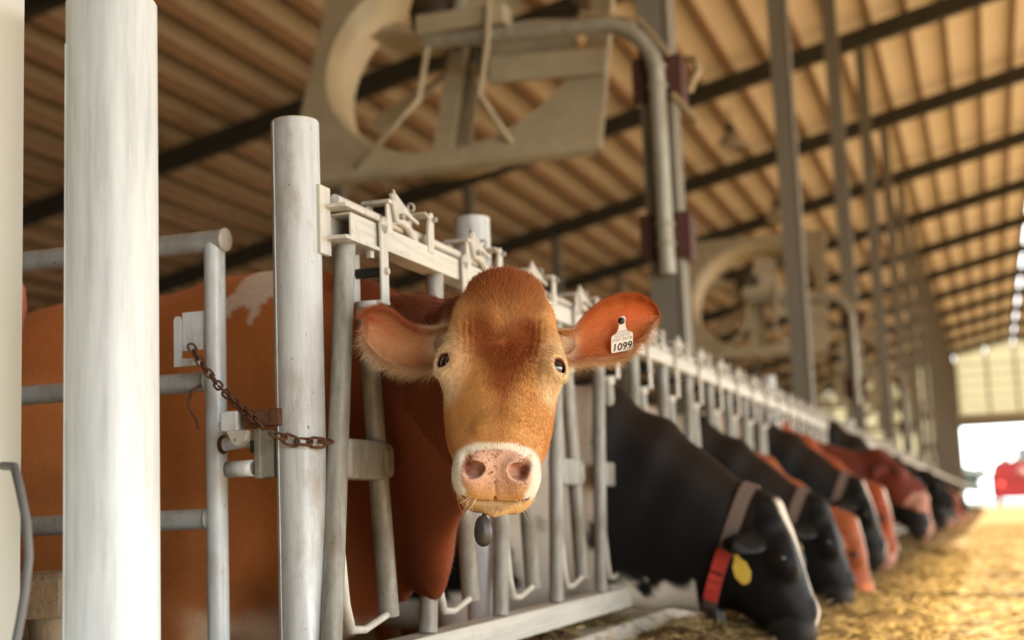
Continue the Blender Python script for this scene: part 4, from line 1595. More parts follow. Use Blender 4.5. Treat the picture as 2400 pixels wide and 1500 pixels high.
L = 0.0075 + 0.009 * crown + 0.004 * np.exp(-(((l_ - 0.15) / 0.03) ** 2 + (s_ / 0.04) ** 2)) + 0.003 * sst(l_, 0.05, 0.12) * (1 - sst(l_, 0.2, 0.26))
L = np.where(l_ > 0.33, 0.0052, L * (1 - 0.15 * sst(l_, 0.2, 0.26)))
L = L * np.where(eyed < 0.034, 0.55, 1.0)
L *= RNG.uniform(0.6, 1.3, len(L))
D = face_flow(P)
add_hair('face_fur', h2w(P), N @ HB, D @ HB, L, cc, 0.00024 + 0.00010 * crown, hero, HO, 4, 0.05, 0.22, 11)

# ears: soft hair inside, fringe on the lower edge
for (V, Q, uu, ww, isf), right in ((er, True), (el, False)):
    cE = ear_colour(V, uu, ww, isf, right)
    P, N, cc, f, w4 = sample_mesh(V, Q, cE, 22000, None, 5)
    uq = (uu[Q[f]] * w4).sum(1)
    wq = (ww[Q[f]] * w4).sum(1)
    fq_ = (isf[Q[f]] * w4).sum(1)
    sg = 1 if right else -1
    out = np.array(v2h(sg * 0.95, 0.1, 0)) * 1.0
    dn = np.array(v2h(0.1 * sg, -1.0, 0.1))
    D = np.outer(0.8 + 0 * wq, out) + np.outer(-wq * 0.7 * -1, -dn * -1 * 0.0) + np.outer(np.clip(-wq, -0.6, 1.0), dn)
    L = 0.010 + 0.016 * sst(-wq, 0.55, 0.95) + 0.006 * (1 - sst(uq, 0.1, 0.4)) + (0.008 if not right else 0.0) * fq_
    L *= RNG.uniform(0.5, 1.3, len(L))
    cc = mixc(cc, CREAM, sst(-wq, 0.80, 1.0) * 0.55)
    add_hair('ear_fur', h2w(P), N @ HB, D @ HB, L, cc, 0.00021, hero, HO, 4, 0.12, 0.25, 21 + right)

# mane along the crest and short coat on the neck that shows
P, N, cc, f, w4 = sample_mesh(h2w(hv), hq, hcol, 60000, (hv[hq].mean(1)[:, 2] < -0.12).astype(float) + 1e-9, 8)
okn = ((np.array(CAM_P) - P) * N).sum(1) > -0.3
Ph_ = w2h(P)
okn &= (np.abs(Ph_[:, 0]) < 0.215) & (Ph_[:, 2] > -0.385)
P, N, cc = P[okn], N[okn], cc[okn]
D = np.tile(np.array([-0.55, 0.5, -0.5]), (len(P), 1))
add_hair('neck_fur', P, N, D, 0.008 * RNG.uniform(0.6, 1.4, len(P)), cc, 0.00025, hero, HO, 3, 0.1, 0.25, 31)
P, N, cc, f, w4 = sample_mesh(bv, bq, bcol, 70000, (bv[bq].mean(1)[:, 0] > -2.75).astype(float) + 1e-9, 9)
okn = ((np.array(CAM_P) - P) * N).sum(1) > -0.2
P, N, cc = P[okn], N[okn], cc[okn]
crest = sst(N[:, 2], 0.5, 0.9) * sst(P[:, 0], -1.75, -1.55)
D = np.tile(np.array([-0.75, 0.0, -0.6]), (len(P), 1))
add_hair('body_fur', P, N, D, (0.011 + 0.020 * crest) * RNG.uniform(0.6, 1.4, len(P)), cc, 0.0004, hero, HO, 3, 0.1, 0.25, 41)

# whiskers and eyelashes
wp, wn, wd, wl = [], [], [], []
rg = np.random.default_rng(5)
sel = np.where((hv[:, 1] > 0.36) & (np.abs(hv[:, 0]) > 0.03) & (hv[:, 2] < -0.085) & (hv[:, 2] > -0.17))[0]
pick = rg.choice(sel, 190, replace=False)
for i in pick:
    wp.append(hv[i])
    wn.append(hn[i])
    wd.append(np.array([np.sign(hv[i, 0]) * 0.5, 0.5, -0.8]) + rg.normal(size=3) * 0.25)
    wl.append(rg.uniform(0.015, 0.055))
wp, wn, wd, wl = map(np.array, (wp, wn, wd, wl))
add_hair('whiskers', h2w(wp), (wn * 1.6) @ HB, wd @ HB, wl, np.tile(C(238, 216, 180), (len(wl), 1)), 0.00045, hero, HO, 5, 0.2, 0.08, 51)
# bits of chopped feed stuck to the nose
sel = np.where(_al[:len(hv)] < 0.3)[0]
near_n = np.exp(-((np.abs(hv[sel, 0]) - 0.048) / 0.016) ** 2 - ((hv[sel, 1] - 0.400) / 0.018) ** 2) + 0.35 * np.exp(-((hv[sel, 1] - 0.375) / 0.012) ** 2) + 0.03
pick = rg.choice(sel, 170, replace=False, p=near_n / near_n.sum())
add_hair('feed_bits', h2w(hv[pick]), (hn[pick]) @ HB, rg.normal(size=(170, 3)), rg.uniform(0.003, 0.011, 170), np.array([C(96, 70, 40), C(150, 116, 66), C(84, 60, 36)])[rg.integers(0, 3, 170)], 0.0005, hero, HO, 3, 0.0, 0.12, 71)
lp_, ln_, ld_, ll_ = [], [], [], []
for sg in (-1, 1):
    for k in range(46):
        a_ = rg.uniform(-0.9, 0.9)
        base = np.array([sg * (0.106 + 0.006 * math.cos(a_)), 0.160 + 0.010 * abs(math.sin(a_)), -0.020 - 0.014 * math.sin(a_)])
        lp_.append(base)
        ln_.append(np.array([sg * 0.8, -0.3, 0.5]))
        ld_.append(np.array([sg * 0.9, 0.25, 0.1]) + rg.normal(size=3) * 0.15)
        ll_.append(rg.uniform(0.010, 0.020))
add_hair('eyelashes', h2w(np.array(lp_)), np.array(ln_) @ HB, np.array(ld_) @ HB, np.array(ll_), np.tile(C(110, 58, 34), (len(ll_), 1)), 0.0003, hero, HO, 4, 0.15, 0.06, 61)

# ---- ear tag with its print
def ear_pt(s, v, lift=0.0):
    """point on the inner face of the right-hand ear"""
    V = er[0][: len(er[0]) // 2]
    vv = np.stack([V[:, 0], -V[:, 1] * ct + V[:, 2] * stt, V[:, 1] * stt + V[:, 2] * ct], 1)
    i = np.argmin((vv[:, 0] - s) ** 2 + (vv[:, 1] - v) ** 2)
    return vv[i, 2] + lift


def view2w(s, v, w):
    return Vector(h2w(v2h(s, v, w)))


tag_o = view2w(0.243, -0.075, 0) - view2w(0, 0, 0)
pin_w = max(ear_pt(0.243, -0.075), ear_pt(0.250, -0.13) - 0.004) + 0.006
org = view2w(0.2490, -0.0660, pin_w)
ex = (view2w(1, 0, 0) - view2w(0, 0, 0)).normalized()
ey = (view2w(0, 1, 0) - view2w(0, 0, 0)).normalized()
ez = (view2w(0, 0, 1) - view2w(0, 0, 0)).normalized()
tilt = 0.24
tx = (ex * math.cos(tilt) + ey * math.sin(tilt)).normalized()
ty = (-ex * 0.03 + ey).normalized()
ty = (ty + ez * -0.10).normalized()
tz = tx.cross(ty)
tagr = empty('ear_tag', org - Vector(HO))
tagr.parent = hero
outline = [(-0.0080, 0.004), (-0.006, 0.0085), (0.0, 0.0105), (0.006, 0.0085), (0.0080, 0.004), (0.0072, -0.008), (0.0090, -0.018), (0.0135, -0.026), (0.0225, -0.030), (0.0250, -0.034), (0.0250, -0.066), (0.0225, -0.070), (-0.0225, -0.070), (-0.0250, -0.066), (-0.0250, -0.034), (-0.0225, -0.030), (-0.0135, -0.026), (-0.0090, -0.018), (-0.0072, -0.008)]
SC = 0.93
outline = [(x * SC, y * SC) for x, y in outline]
Z3 = Vector((0, 0, 0))
MB().poly(outline, 0.0022, (Z3, tx, ty, tz)).build('tag_plate', MAT['tag'], tagr)
MB().lathe(Z3 - tx * 0.002, tz, [(0.0, 0.0), (0.0, 0.0072), (0.004, 0.0072), (0.006, 0.005), (0.0062, 0.0)], 20).build('tag_pin', MAT['black'], tagr)


def text_obj(txt, size, x, y, mat, bold=0.0, shear=0.0):
    cu = bpy.data.curves.new('tag_print', 'FONT')
    cu.body = txt
    cu.size = size
    cu.align_x = 'CENTER'
    cu.offset = bold
    cu.shear = shear
    cu.space_character = 1.05
    tmp = bpy.data.objects.new('tmp', cu)
    COL.objects.link(tmp)
    dg = bpy.context.evaluated_depsgraph_get()
    dg.update()
    me = bpy.data.meshes.new_from_object(tmp.evaluated_get(dg))
    bpy.data.objects.remove(tmp)
    for v in me.vertices:
        p = Z3 + tx * (v.co.x + x) + ty * (v.co.y + y) + tz * 0.0014
        v.co = p
    me.materials.clear()
    me.materials.append(mat)
    return link('tag_print', me, tagr)


text_obj('1099', 0.0205, 0.0, -0.0610, MAT['ink'], 0.0005, 0.10)
text_obj('DAY 04/18', 0.0088, 0.0, -0.0415, MAT['ink_grey'], 0.0, 0.05)
text_obj('0003150817795', 0.0050, 0.0, -0.0335, MAT['ink_grey'])
text_obj('WISCONSIN USA', 0.0042, 0.0, -0.0285, MAT['ink_grey'])
text_obj('CSUARTNRIS', 0.0040, 0.0, -0.0235, MAT['ink'])

# ---------------------------------------------------------------- the other cows along the feed
EAR_U = np.linspace(0, 1, 9)


def simple_ear(sgn, base, out, back, droop=0.0, L=0.20, W=0.062):
    """leaf-shaped ear in the head frame, open side down and forward"""
    out = np.asarray(out, float)
    out /= np.linalg.norm(out)
    back = np.asarray(back, float)
    back = back - out * back.dot(out)
    back /= np.linalg.norm(back)
    nrm = np.cross(out, back)
    nu, nv = 16, 11
    fr, bk = [], []
    for i in range(nu):
        u = i / (nu - 1)
        w_ = W * (0.42 + 0.75 * math.sin(math.pi * min(1.0, 0.12 + 0.80 * u)) ) * (1 - u ** 5) ** 0.6 + 0.001
        for j in range(nv):
            q = -1 + 2 * j / (nv - 1)
            p = np.asarray(base) + out * (L * u) + back * (w_ * q) + nrm * (-0.03 * (1 - q * q)) + np.array([0, droop * u * u, 0])
            fr.append(p)
            bk.append(p - nrm * 0.010 * (1 - 0.6 * abs(q)))
    V = np.array(fr + bk)
    N = nu * nv
    Q = []
    for i in range(nu - 1):
        for j in range(nv - 1):
            a = i * nv + j
            Q += [(a, a + nv, a + nv + 1, a + 1), (N + a, N + a + 1, N + a + nv + 1, N + a + nv)]
        for j in (0, nv - 1):
            a = i * nv + j
            q = (a, N + a, N + a + nv, a + nv)
            Q.append(q if j == 0 else q[::-1])
    for j in range(nv - 1):
        a = (nu - 1) * nv + j
        Q.append((a + 1, a, N + a, N + a + 1))
    return V, np.array(Q)


def build_pose(poll, axis, neck, hs=1.12, seed=0):
    """returns vertices (local: x towards the lane, z up), quads, head coordinates"""
    ax = np.array([axis[0], 0, axis[1]], float)
    ax /= np.linalg.norm(ax)
    tt = np.array([-ax[2], 0, ax[0]])
    if tt[0] < 0:
        tt = -tt
    hb = np.array([[0, 1, 0], ax, tt])
    pl = np.array([poll[0], 0, poll[1]])
    legs = []
    for x, y in ((-0.62, -0.17), (-0.58, 0.17)):
        legs.append([((x + 0.05, y, 0.92), 0.15), ((x, y, 0.72), 0.10), ((x + 0.02, y, 0.47), 0.06), ((x + 0.01, y, 0.30), 0.045), ((x + 0.01, y, 0.17), 0.052), ((x + 0.04, y, 0.12), 0.06)])
    for x, y in ((-2.10, -0.18), (-2.10, 0.18)):
        legs.append([((x, y, 0.98), 0.18), ((x + 0.08, y, 0.76), 0.12), ((x - 0.10, y, 0.52), 0.062), ((x - 0.06, y, 0.32), 0.046), ((x - 0.05, y, 0.18), 0.052), ((x - 0.02, y, 0.12), 0.06)])
    st = []
    for i, (x, z_, rs, ru) in enumerate(neck):
        j0, j1 = max(i - 1, 0), min(i + 1, len(neck) - 1)
        d = np.array([neck[j1][0] - neck[j0][0], 0, neck[j1][1] - neck[j0][1]])
        up = np.array([-d[2], 0, d[0]])
        if up[2] < 0:
            up = -up
        st.append(((x, 0, z_), up, rs, ru))

    def head(P):
        Ph = (P - pl.astype(np.float32)) @ hb.T.astype(np.float32) / hs
        return head_field(Ph, False) * hs

    def full(P):
        f = sweep(P, st, 0.08)
        f = smin(f, head(P), 0.06)
        return f

    def lowres(P):
        f = sweep(P, st, 0.08)
        return smin(f, legs_field(P, legs), 0.06)

    V1, Q1 = mesh_field(full, (-0.10, -0.22, min(0.28, poll[1] - 0.75)), (poll[0] + 0.52, 0.22, 1.56), 0.0105)
    V2, Q2 = mesh_field(lowres, (-2.75, -0.50, 0.04), (0.06, 0.50, 1.66), 0.026)
    ears = []
    for sg in (-1, 1):
        V, Q = simple_ear(sg, (sg * 0.095 * hs, 0.075 * hs, -0.10 * hs), (sg * 1.0, 0.15, -0.30), (0.0, -0.6, -1.0) if sg > 0 else (0.0, 0.6, 1.0))
        ears.append((V @ hb + pl, Q))
    vs, qs, n0 = [], [], 0
    kind = []
    for i, (V, Q) in enumerate([(V1, Q1), (V2, Q2)] + ears):
        vs.append(V)
        qs.append(Q + n0)
        n0 += len(V)
        kind += [i] * len(V)
    V, Q = np.concatenate(vs), np.concatenate(qs)
    Ph = (V - pl) @ hb.T / hs
    return dict(V=V, Q=Q, H=Ph, kind=np.array(kind), hb=hb, pl=pl, hs=hs)


BODY = [(-2.45, 1.16, 0.16, 0.22), (-2.25, 1.13, 0.23, 0.34), (-1.85, 1.09, 0.28, 0.43), (-1.35, 1.05, 0.305, 0.46), (-0.85, 1.06, 0.285, 0.46), (-0.45, 1.07, 0.23, 0.45), (-0.16, 1.05, 0.165, 0.39), (0.0, 0.985, 0.135, 0.315)]
POSE_A = build_pose((0.53, 0.985), (0.30, -0.954), BODY + [(0.16, 0.905, 0.125, 0.260), (0.30, 0.845, 0.115, 0.208), (0.43, 0.795, 0.100, 0.162)])
POSE_B = build_pose((0.52, 1.28), (0.72, -0.69), BODY + [(0.16, 1.02, 0.125, 0.27), (0.30, 1.05, 0.115, 0.22), (0.42, 1.09, 0.100, 0.17)], 1.10)
POSE_C = build_pose((0.60, 0.93), (0.18, -0.98), BODY + [(0.18, 0.890, 0.125, 0.255), (0.34, 0.810, 0.115, 0.205), (0.49, 0.745, 0.100, 0.162)], 1.08)

BLACK = np.array([0.0065, 0.0062, 0.006])
BROWNBLACK = np.array([0.030, 0.020, 0.014])
HWHITE = C(228, 216, 198)


def cow_colour(pose, base, pattern, blaze, seed, muzzle):
    V, H = pose['V'], pose['H']
    n = vnoise(V, 2.0, seed, 3)
    n2 = vnoise(V, 14, seed + 5, 3)
    col = np.tile(base, (len(V), 1))
    col = col * (0.85 + 0.3 * n2)[:, None]
    if pattern == 'holstein':
        wht = sst(n + 0.05 * (n2 - 0.5), 0.53, 0.56) * (V[:, 0] < -0.10)
        wht = np.maximum(wht, sst(0.72 - V[:, 2] + 0.16 * (n2 - 0.5), 0.0, 0.03) * (V[:, 0] < 0.24))
        col = mixc(col, HWHITE, wht)
    elif pattern == 'red':
        wht = sst(n + 0.05 * (n2 - 0.5), 0.58, 0.62) * (V[:, 0] < -0.2)
        col = mixc(col, HWHITE, wht)
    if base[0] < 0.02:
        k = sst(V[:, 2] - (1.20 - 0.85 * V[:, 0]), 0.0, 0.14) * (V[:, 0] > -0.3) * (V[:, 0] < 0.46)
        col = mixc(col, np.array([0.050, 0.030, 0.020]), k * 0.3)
    s, l, t = H[:, 0], H[:, 1], H[:, 2]
    hd = (pose['kind'] == 0)
    if blaze > 0:
        w_ = blaze * (1.0 - 0.75 * sst(l, 0.05, 0.22) + 0.45 * sst(l, 0.30, 0.36)) + 0.012 * (n2 - 0.5)
        k = sst(w_ - np.abs(s - 0.004), -0.006, 0.006) * sst(t, -0.05, -0.02) * sst(l, -0.03, 0.0) * hd
        col = mixc(col, HWHITE, k)
    d = l * 0.75 - t * 0.66
    mz = sst(d, 0.295, 0.31) * (l > 0.33) * hd
    col = mixc(col, np.array(muzzle), mz * 0.9)
    de = np.sqrt((np.abs(s) - 0.104) ** 2 + (l - 0.16) ** 2 + (t + 0.045) ** 2)
    col = mixc(col, np.array([0.015, 0.01, 0.008]), (1 - sst(de, 0.020, 0.030)) * hd)
    return np.clip(col, 0, 1)


def head_pt(pose, s, l, t):
    return Vector(np.array([s, l, t]) * pose['hs'] @ pose['hb'] + pose['pl'])


def collar(pose, parent, frac, mat, tagmat, tag_drop=0.0, wide=0.05, stripes=False):
    """strap round the neck just behind the head"""
    c = Vector((0.355, 0, 0.845)) if pose is POSE_A else Vector((0.42, 0, 0.775))
    d = Vector((0.93, 0, -0.36)).normalized()
    u = Vector((-d.z, 0, d.x))
    if u.z < 0:
        u = -u
    Vv = pose['V'][pose['kind'] == 0]
    off = (Vv - np.array(c)) @ np.array(d)
    ring = Vv[np.abs(off) < 0.012]
    yy = ring[:, 1]
    uu_ = (ring - np.array(c)) @ np.array(u)
    nseg = 40
    pts = []
    an = np.arctan2(uu_, yy)
    rad = np.hypot(uu_, yy)
    for k in range(nseg):
        a0 = -math.pi + 2 * math.pi * (k + 0.5) / nseg
        m = np.abs((an - a0 + math.pi) % (2 * math.pi) - math.pi) < 0.16
        r = rad[m].max() if m.any() else (pts and pts[-1][1] or 0.15)
        pts.append((a0, r))
    rs = np.array([p[1] for p in pts])
    rs = (rs + np.roll(rs, 1) + np.roll(rs, -1)) / 3 + 0.004
    vs, fs = [], []
    for (a0, _), r in zip(pts, rs):
        e = Vector((0, 1, 0)) * math.cos(a0) + u * math.sin(a0)
        for dr, dd_ in ((0, -wide / 2), (0.006, -wide / 2), (0.006, wide / 2), (0, wide / 2)):
            vs.append(c + e * (r + dr) + d * dd_)
    for k in range(nseg):
        k2 = (k + 1) % nseg
        for j in range(4):
            j2 = (j + 1) % 4
            fs.append((k * 4 + j, k * 4 + j2, k2 * 4 + j2, k2 * 4 + j))
    o = MB().add(vs, fs, False).build('collar', mat, parent)
    if tagmat is not None:
        # plastic number block on the near side of the collar
        for (a_lo, a_hi, nm, mt) in ((-3.12, -2.02, 'collar_tag', tagmat),):
            sel = [(a0, r) for (a0, _), r in zip(pts, rs) if a_lo <= a0 <= a_hi]
            vs, fs = [], []
            for a0, r in sel:
                e = Vector((0, 1, 0)) * math.cos(a0) + u * math.sin(a0)
                for dr, dd_ in ((0.005, -wide * 0.5), (0.016, -wide * 0.5), (0.016, wide * 0.5), (0.005, wide * 0.5)):
                    vs.append(c + e * (r + dr) + d * dd_)
            for k in range(len(sel) - 1):
                for j in range(4):
                    j2 = (j + 1) % 4
                    fs.append((k * 4 + j, k * 4 + j2, (k + 1) * 4 + j2, (k + 1) * 4 + j))
            fs += [(0, 1, 2, 3), tuple(range(4 * len(sel) - 4, 4 * len(sel)))[::-1]]
            tg = MB().add(vs, fs, False).build(nm, mt, o)
            if stripes:
                for q in np.linspace(0.12, 0.88, 5):
                    i = q * (len(sel) - 1)
                    i0 = int(i)
                    a0 = sel[i0][0] + (i - i0) * (sel[1][0] - sel[0][0])
                    r = sel[i0][1]
                    e = Vector((0, 1, 0)) * math.cos(a0) + u * math.sin(a0)
                    tn = -Vector((0, 1, 0)) * math.sin(a0) + u * math.cos(a0)
                    R3 = Matrix((d, tn, e)).transposed()
                    MB().box(c + e * (r + 0.0165), (wide * 0.9, 0.016 if q in (0.12, 0.88) else 0.009, 0.002), R3).build('tag_print', MAT['black'], o)
    return o, c - u * (rs.min() + 0.05)


def ear_tag_on(pose, parent, sg, mat, size=1.0, name='ear_tag', drop=0.0):
    p = head_pt(pose, sg * 0.185, 0.105, -0.150)
    outl = [(-0.008, 0.006), (0, 0.010), (0.008, 0.006), (0.011, -0.015), (0.026, -0.035), (0.030, -0.070), (0.016, -0.098), (0.0, -0.104), (-0.016, -0.098), (-0.030, -0.070), (-0.026, -0.035), (-0.011, -0.015)]
    outl = [(x * size, y * size) for x, y in outl]
    ex = Vector((0.90, 0.25 * sg, 0.30)).normalized()
    ey = Vector((-0.25, 0, 0.97))
    ey = (ey - ex * ey.dot(ex)).normalized()
    ez = ex.cross(ey)
    o = MB().poly(outl, 0.003, (p + Vector((0, 0.030 * sg, -drop)), ex, ey, ez)).build(name, mat, parent)
    MB().lathe(p + Vector((0, 0.030 * sg, -drop)), ez, [(-0.006, 0), (-0.006, 0.007), (0.006, 0.007), (0.006, 0)], 12).build('tag_pin', mat, o)
    return o


PINKM = (0.55, 0.30, 0.24)
BLKM = (0.03, 0.026, 0.024)
REDC = np.array(lin(150, 70, 34))
ORAN = np.array(lin(158, 84, 46))
DRED = np.array(lin(104, 42, 24))
COWS = [
    # y, pose, colour, pattern, blaze, muzzle, label, dx, dz
    (5.10, POSE_A, BLACK, 'holstein', 0.050, BLKM, 'large black cow with red-striped collar tag, eating behind the brown cow', 0.03, -0.07),
    (7.00, POSE_A, BLACK, 'holstein', 0.0, BLKM, 'black cow with a pink collar block, second of the eating cows', -0.02, -0.07),
    (8.12, POSE_C, ORAN, 'red', 0.030, PINKM, 'orange-brown cow eating between two black cows', -0.05, -0.12),
    (8.95, POSE_A, BLACK, 'holstein', 0.045, BLKM, 'black cow with white blaze and long yellow ear tag', 0.0, 0.04),
    (9.66, POSE_C, REDC, 'red', 0.050, PINKM, 'reddish cow with pink nose beside the white-blazed black cow', 0.0, 0.05),
    (10.6, POSE_B, DRED, 'red', 0.0, PINKM, 'dark red cow with its head raised above the others', 0.02, 0.0),
    (12.3, POSE_C, BLACK, 'holstein', 0.0, BLKM, 'black cow with head down past the dark red cow', 0.10, 0.16),
    (14.2, POSE_A, BLACK, 'holstein', 0.055, PINKM, 'black cow with pink-white face farther along the feed', 0.05, 0.10),
    (15.4, POSE_C, np.array(lin(196, 130, 104)), 'red', 0.04, PINKM, 'pale pinkish cow far along the feed', 0.0, 0.08),
    (16.6, POSE_B, BLACK, 'holstein', 0.0, BLKM, 'black cow with raised head far along the feed', 0.05, -0.04),
    (18.2, POSE_A, BLACK, 'holstein', 0.04, BLKM, 'black cow in the distant group at the feed', 0.1, 0.1),
    (20.4, POSE_C, BLACK, 'holstein', 0.06, PINKM, 'black and white cow in the distant group at the feed', 0.1, 0.1),
    (22.5, POSE_A, BLACK, 'holstein', 0.0, BLKM, 'small distant black cow near the end of the visible row', 0.1, 0.05),
    (25.5, POSE_C, REDC, 'red', 0.05, PINKM, 'small distant red cow near the end of the visible row', 0.1, 0.05),
    (28.5, POSE_A, BLACK, 'holstein', 0.09, PINKM, 'smallest distant cow with white face by the far feed', 0.2, 0.05),
]
for i, (y, pose, base, pat, blz, mz, lab, dx, dz) in enumerate(COWS):
    r = empty('cow', (-1.28 + dx, y, dz))
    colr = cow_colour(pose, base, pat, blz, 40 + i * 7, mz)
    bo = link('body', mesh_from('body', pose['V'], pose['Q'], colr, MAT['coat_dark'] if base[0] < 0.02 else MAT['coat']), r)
    tag(r, lab, 'cow', 'cows eating along the headlocks')
    for sg in (-1, 1):
        bm = bmesh.new()
        bmesh.ops.create_uvsphere(bm, u_segments=16, v_segments=12, radius=0.017 * pose['hs'])
        me = bpy.data.meshes.new('eye')
        bm.to_mesh(me)
        bm.free()
        me.polygons.foreach_set('use_smooth', [True] * len(me.polygons))
        me.materials.append(MAT['eye'])
        e = link('eye', me, r)
        e.location = head_pt(pose, sg * 0.108, 0.160, -0.036)
    if i == 0:
        co, low = collar(pose, r, 0, MAT['strap'], MAT['red_plastic'], stripes=True)
        ear_tag_on(pose, r, -1, MAT['yellow'])
        MB().tube([low + Vector((-0.02, -0.02, 0.06)), low + Vector((0.0, -0.03, -0.02))], 0.006, 8).build('collar_cord', MAT['strap'], co)
        MB().lathe(low + Vector((0.0, -0.03, -0.02)), (0.05, 0, -1), [(0, 0.0), (0.0, 0.010), (0.03, 0.022), (0.07, 0.026), (0.10, 0.022), (0.12, 0.0)], 16).build('collar_weight', MAT['black'], co)
    elif i == 1:
        collar(pose, r, 0, MAT['strap'], plain('pink_collar', (0.60, 0.08, 0.12), 0.5))
        ear_tag_on(pose, r, -1, MAT['yellow'], 0.7)
    elif i == 3:
        collar(pose, r, 0, MAT['strap'], MAT['red_plastic'])
        ear_tag_on(pose, r, -1, MAT['yellow'], 1.3)
    elif i in (2, 4):
        ear_tag_on(pose, r, -1, MAT['yellow'] if i == 2 else MAT['tag'], 0.8)
    elif i in (7, 9, 11):
        ear_tag_on(pose, r, -1, MAT['yellow'], 0.8)

# black hanging weight under the brown cow's chin, on its neck cord
wt = empty('neck_weight', (-0.922, 2.565, 0.856))
wt.parent = None
tag(wt, 'dark oval neck weight hanging below the brown cow\'s chin', 'weight')
MB().lathe((0, 0, 0), (0, 0, 1), [(0.0, 0.0), (0.0012, 0.006), (0.005, 0.0115), (0.012, 0.0155), (0.022, 0.0175), (0.034, 0.0170), (0.045, 0.0145), (0.053, 0.011), (0.058, 0.006), (0.0585, 0.0)], 28).build('weight_body', plain('dark_weight', (0.050, 0.044, 0.036), 0.4, 0.0, 0.25, 40), wt)
MB().tube([(0, 0, 0.050), (-0.006, 0.04, 0.075), (-0.05, 0.16, 0.16)], 0.005, 8).build('weight_cord', MAT['strap'], wt)

# ================================================================ FEED
def feed_mesh(x0, x1, y0, y1, dx, dy):
    xs = np.arange(x0, x1 + 1e-6, dx)
    ys = np.arange(y0, y1 + 1e-6, dy)
    X, Y = np.meshgrid(xs, ys, indexing='ij')
    P = np.stack([X.ravel(), Y.ravel(), 0 * X.ravel()], 1)
    n = vnoise(P, 3.0, 71, 4).reshape(X.shape)
    n2 = vnoise(P, 12.0, 73, 3).reshape(X.shape)
    base = LANE_Z - 0.02 + 0.15 * np.exp(-((X + 1.00) / 0.30) ** 2)
    kerb = np.where(X < HX + 0.05, 0.515, base)
    base = np.maximum(base, kerb)
    Z = base + 0.15 * (n - 0.45) * np.clip((0.0 - X) / 0.5, 0, 1) + 0.05 * (n2 - 0.5)
    Z -= 0.10 * np.clip((X + 0.42) / 0.35, 0, 1)
    V = np.stack([X, Y, Z], -1).reshape(-1, 3)
    nx, ny = X.shape
    I = np.arange(nx * ny).reshape(nx, ny)
    Q = np.stack([I[:-1, :-1], I[1:, :-1], I[1:, 1:], I[:-1, 1:]], -1).reshape(-1, 4)
    return V, Q


fv, fq = feed_mesh(-1.46, -0.05, 2.3, 16.0, 0.022, 0.03)
fv2, fq2 = feed_mesh(-1.46, -0.05, 16.0, 84.0, 0.06, 0.12)
FV, FQ = np.concatenate([fv, fv2]), np.concatenate([fq, fq2 + len(fv)])
me = bpy.data.meshes.new('feed_pile')
me.vertices.add(len(FV))
me.vertices.foreach_set('co', FV.astype(np.float32).ravel())
me.loops.add(len(FQ) * 4)
me.loops.foreach_set('vertex_index', FQ.astype(np.int32).ravel())
me.polygons.add(len(FQ))
me.polygons.foreach_set('loop_start', np.arange(0, len(FQ) * 4, 4, dtype=np.int32))
me.update(calc_edges=True)
me.materials.append(MAT['feed'])
tag(link('feed_pile', me), 'long heap of brown chopped feed along the kerb', 'feed', kind='stuff')


def straw(n, xlo, xhi, ylo, yhi, name, label, zfun, seed, lmul=1.0):
    rg = np.random.default_rng(seed)
    x = rg.uniform(xlo, xhi, n)
    y = ylo + (yhi - ylo) * rg.random(n) ** 1.6
    zz = zfun(x, y)
    L = rg.uniform(0.03, 0.11, n) * lmul
    an = rg.uniform(0, 2 * np.pi, n)
    el_ = rg.normal(0, 0.22, n)
    d = np.stack([np.cos(an) * np.cos(el_), np.sin(an) * np.cos(el_), np.sin(el_)], 1)
    sdv = np.stack([-np.sin(an), np.cos(an), 0 * an], 1)
    upv = np.cross(d, sdv)
    r = rg.uniform(0.0012, 0.0028, n) * lmul
    c = np.stack([x, y, zz + 0.004], 1)
    V = np.zeros((n, 6, 3))
    for e, sg in ((0, -1), (1, 1)):
        for k in range(3):
            a0 = 2 * np.pi * k / 3
            V[:, e * 3 + k] = c + d * (sg * L / 2)[:, None] + sdv * (r * np.cos(a0))[:, None] + upv * (r * np.sin(a0))[:, None]
    Q = np.array([(0, 1, 4, 3), (1, 2, 5, 4), (2, 0, 3, 5)])
    Q = (Q[None] + 6 * np.arange(n)[:, None, None]).reshape(-1, 4)
    V = V.reshape(-1, 3)
    me = bpy.data.meshes.new(name)
    me.vertices.add(len(V))
    me.vertices.foreach_set('co', V.astype(np.float32).ravel())
    me.loops.add(len(Q) * 4)
    me.loops.foreach_set('vertex_index', Q.astype(np.int32).ravel())
    me.polygons.add(len(Q))
    me.polygons.foreach_set('loop_start', np.arange(0, len(Q) * 4, 4, dtype=np.int32))
    me.update(calc_edges=True)
    me.materials.append(MAT['straw'])
    return tag(link(name, me), label, 'straw', kind='stuff')


nxf = int(round((-0.05 + 1.46) / 0.022)) + 1
nyf = len(fv) // nxf


def feed_z(x, y):
    i = np.clip(((x + 1.46) / 0.022).astype(int), 0, nxf - 1)
    j = np.clip(((y - 2.3) / 0.03).astype(int), 0, nyf - 1)
    return np.maximum(fv[i * nyf + j, 2], LANE_Z)


straw(26000, -1.42, -0.25, 2.6, 15.8, 'loose_straw', 'chopped straw lying on the brown feed heap', feed_z, 91)
straw(16000, -0.35, 2.4, 4.0, 30.0, 'lane_straw', 'yellow straw scattered over the sunny lane', lambda x, y: np.full(len(x), LANE_Z), 92, 1.1)

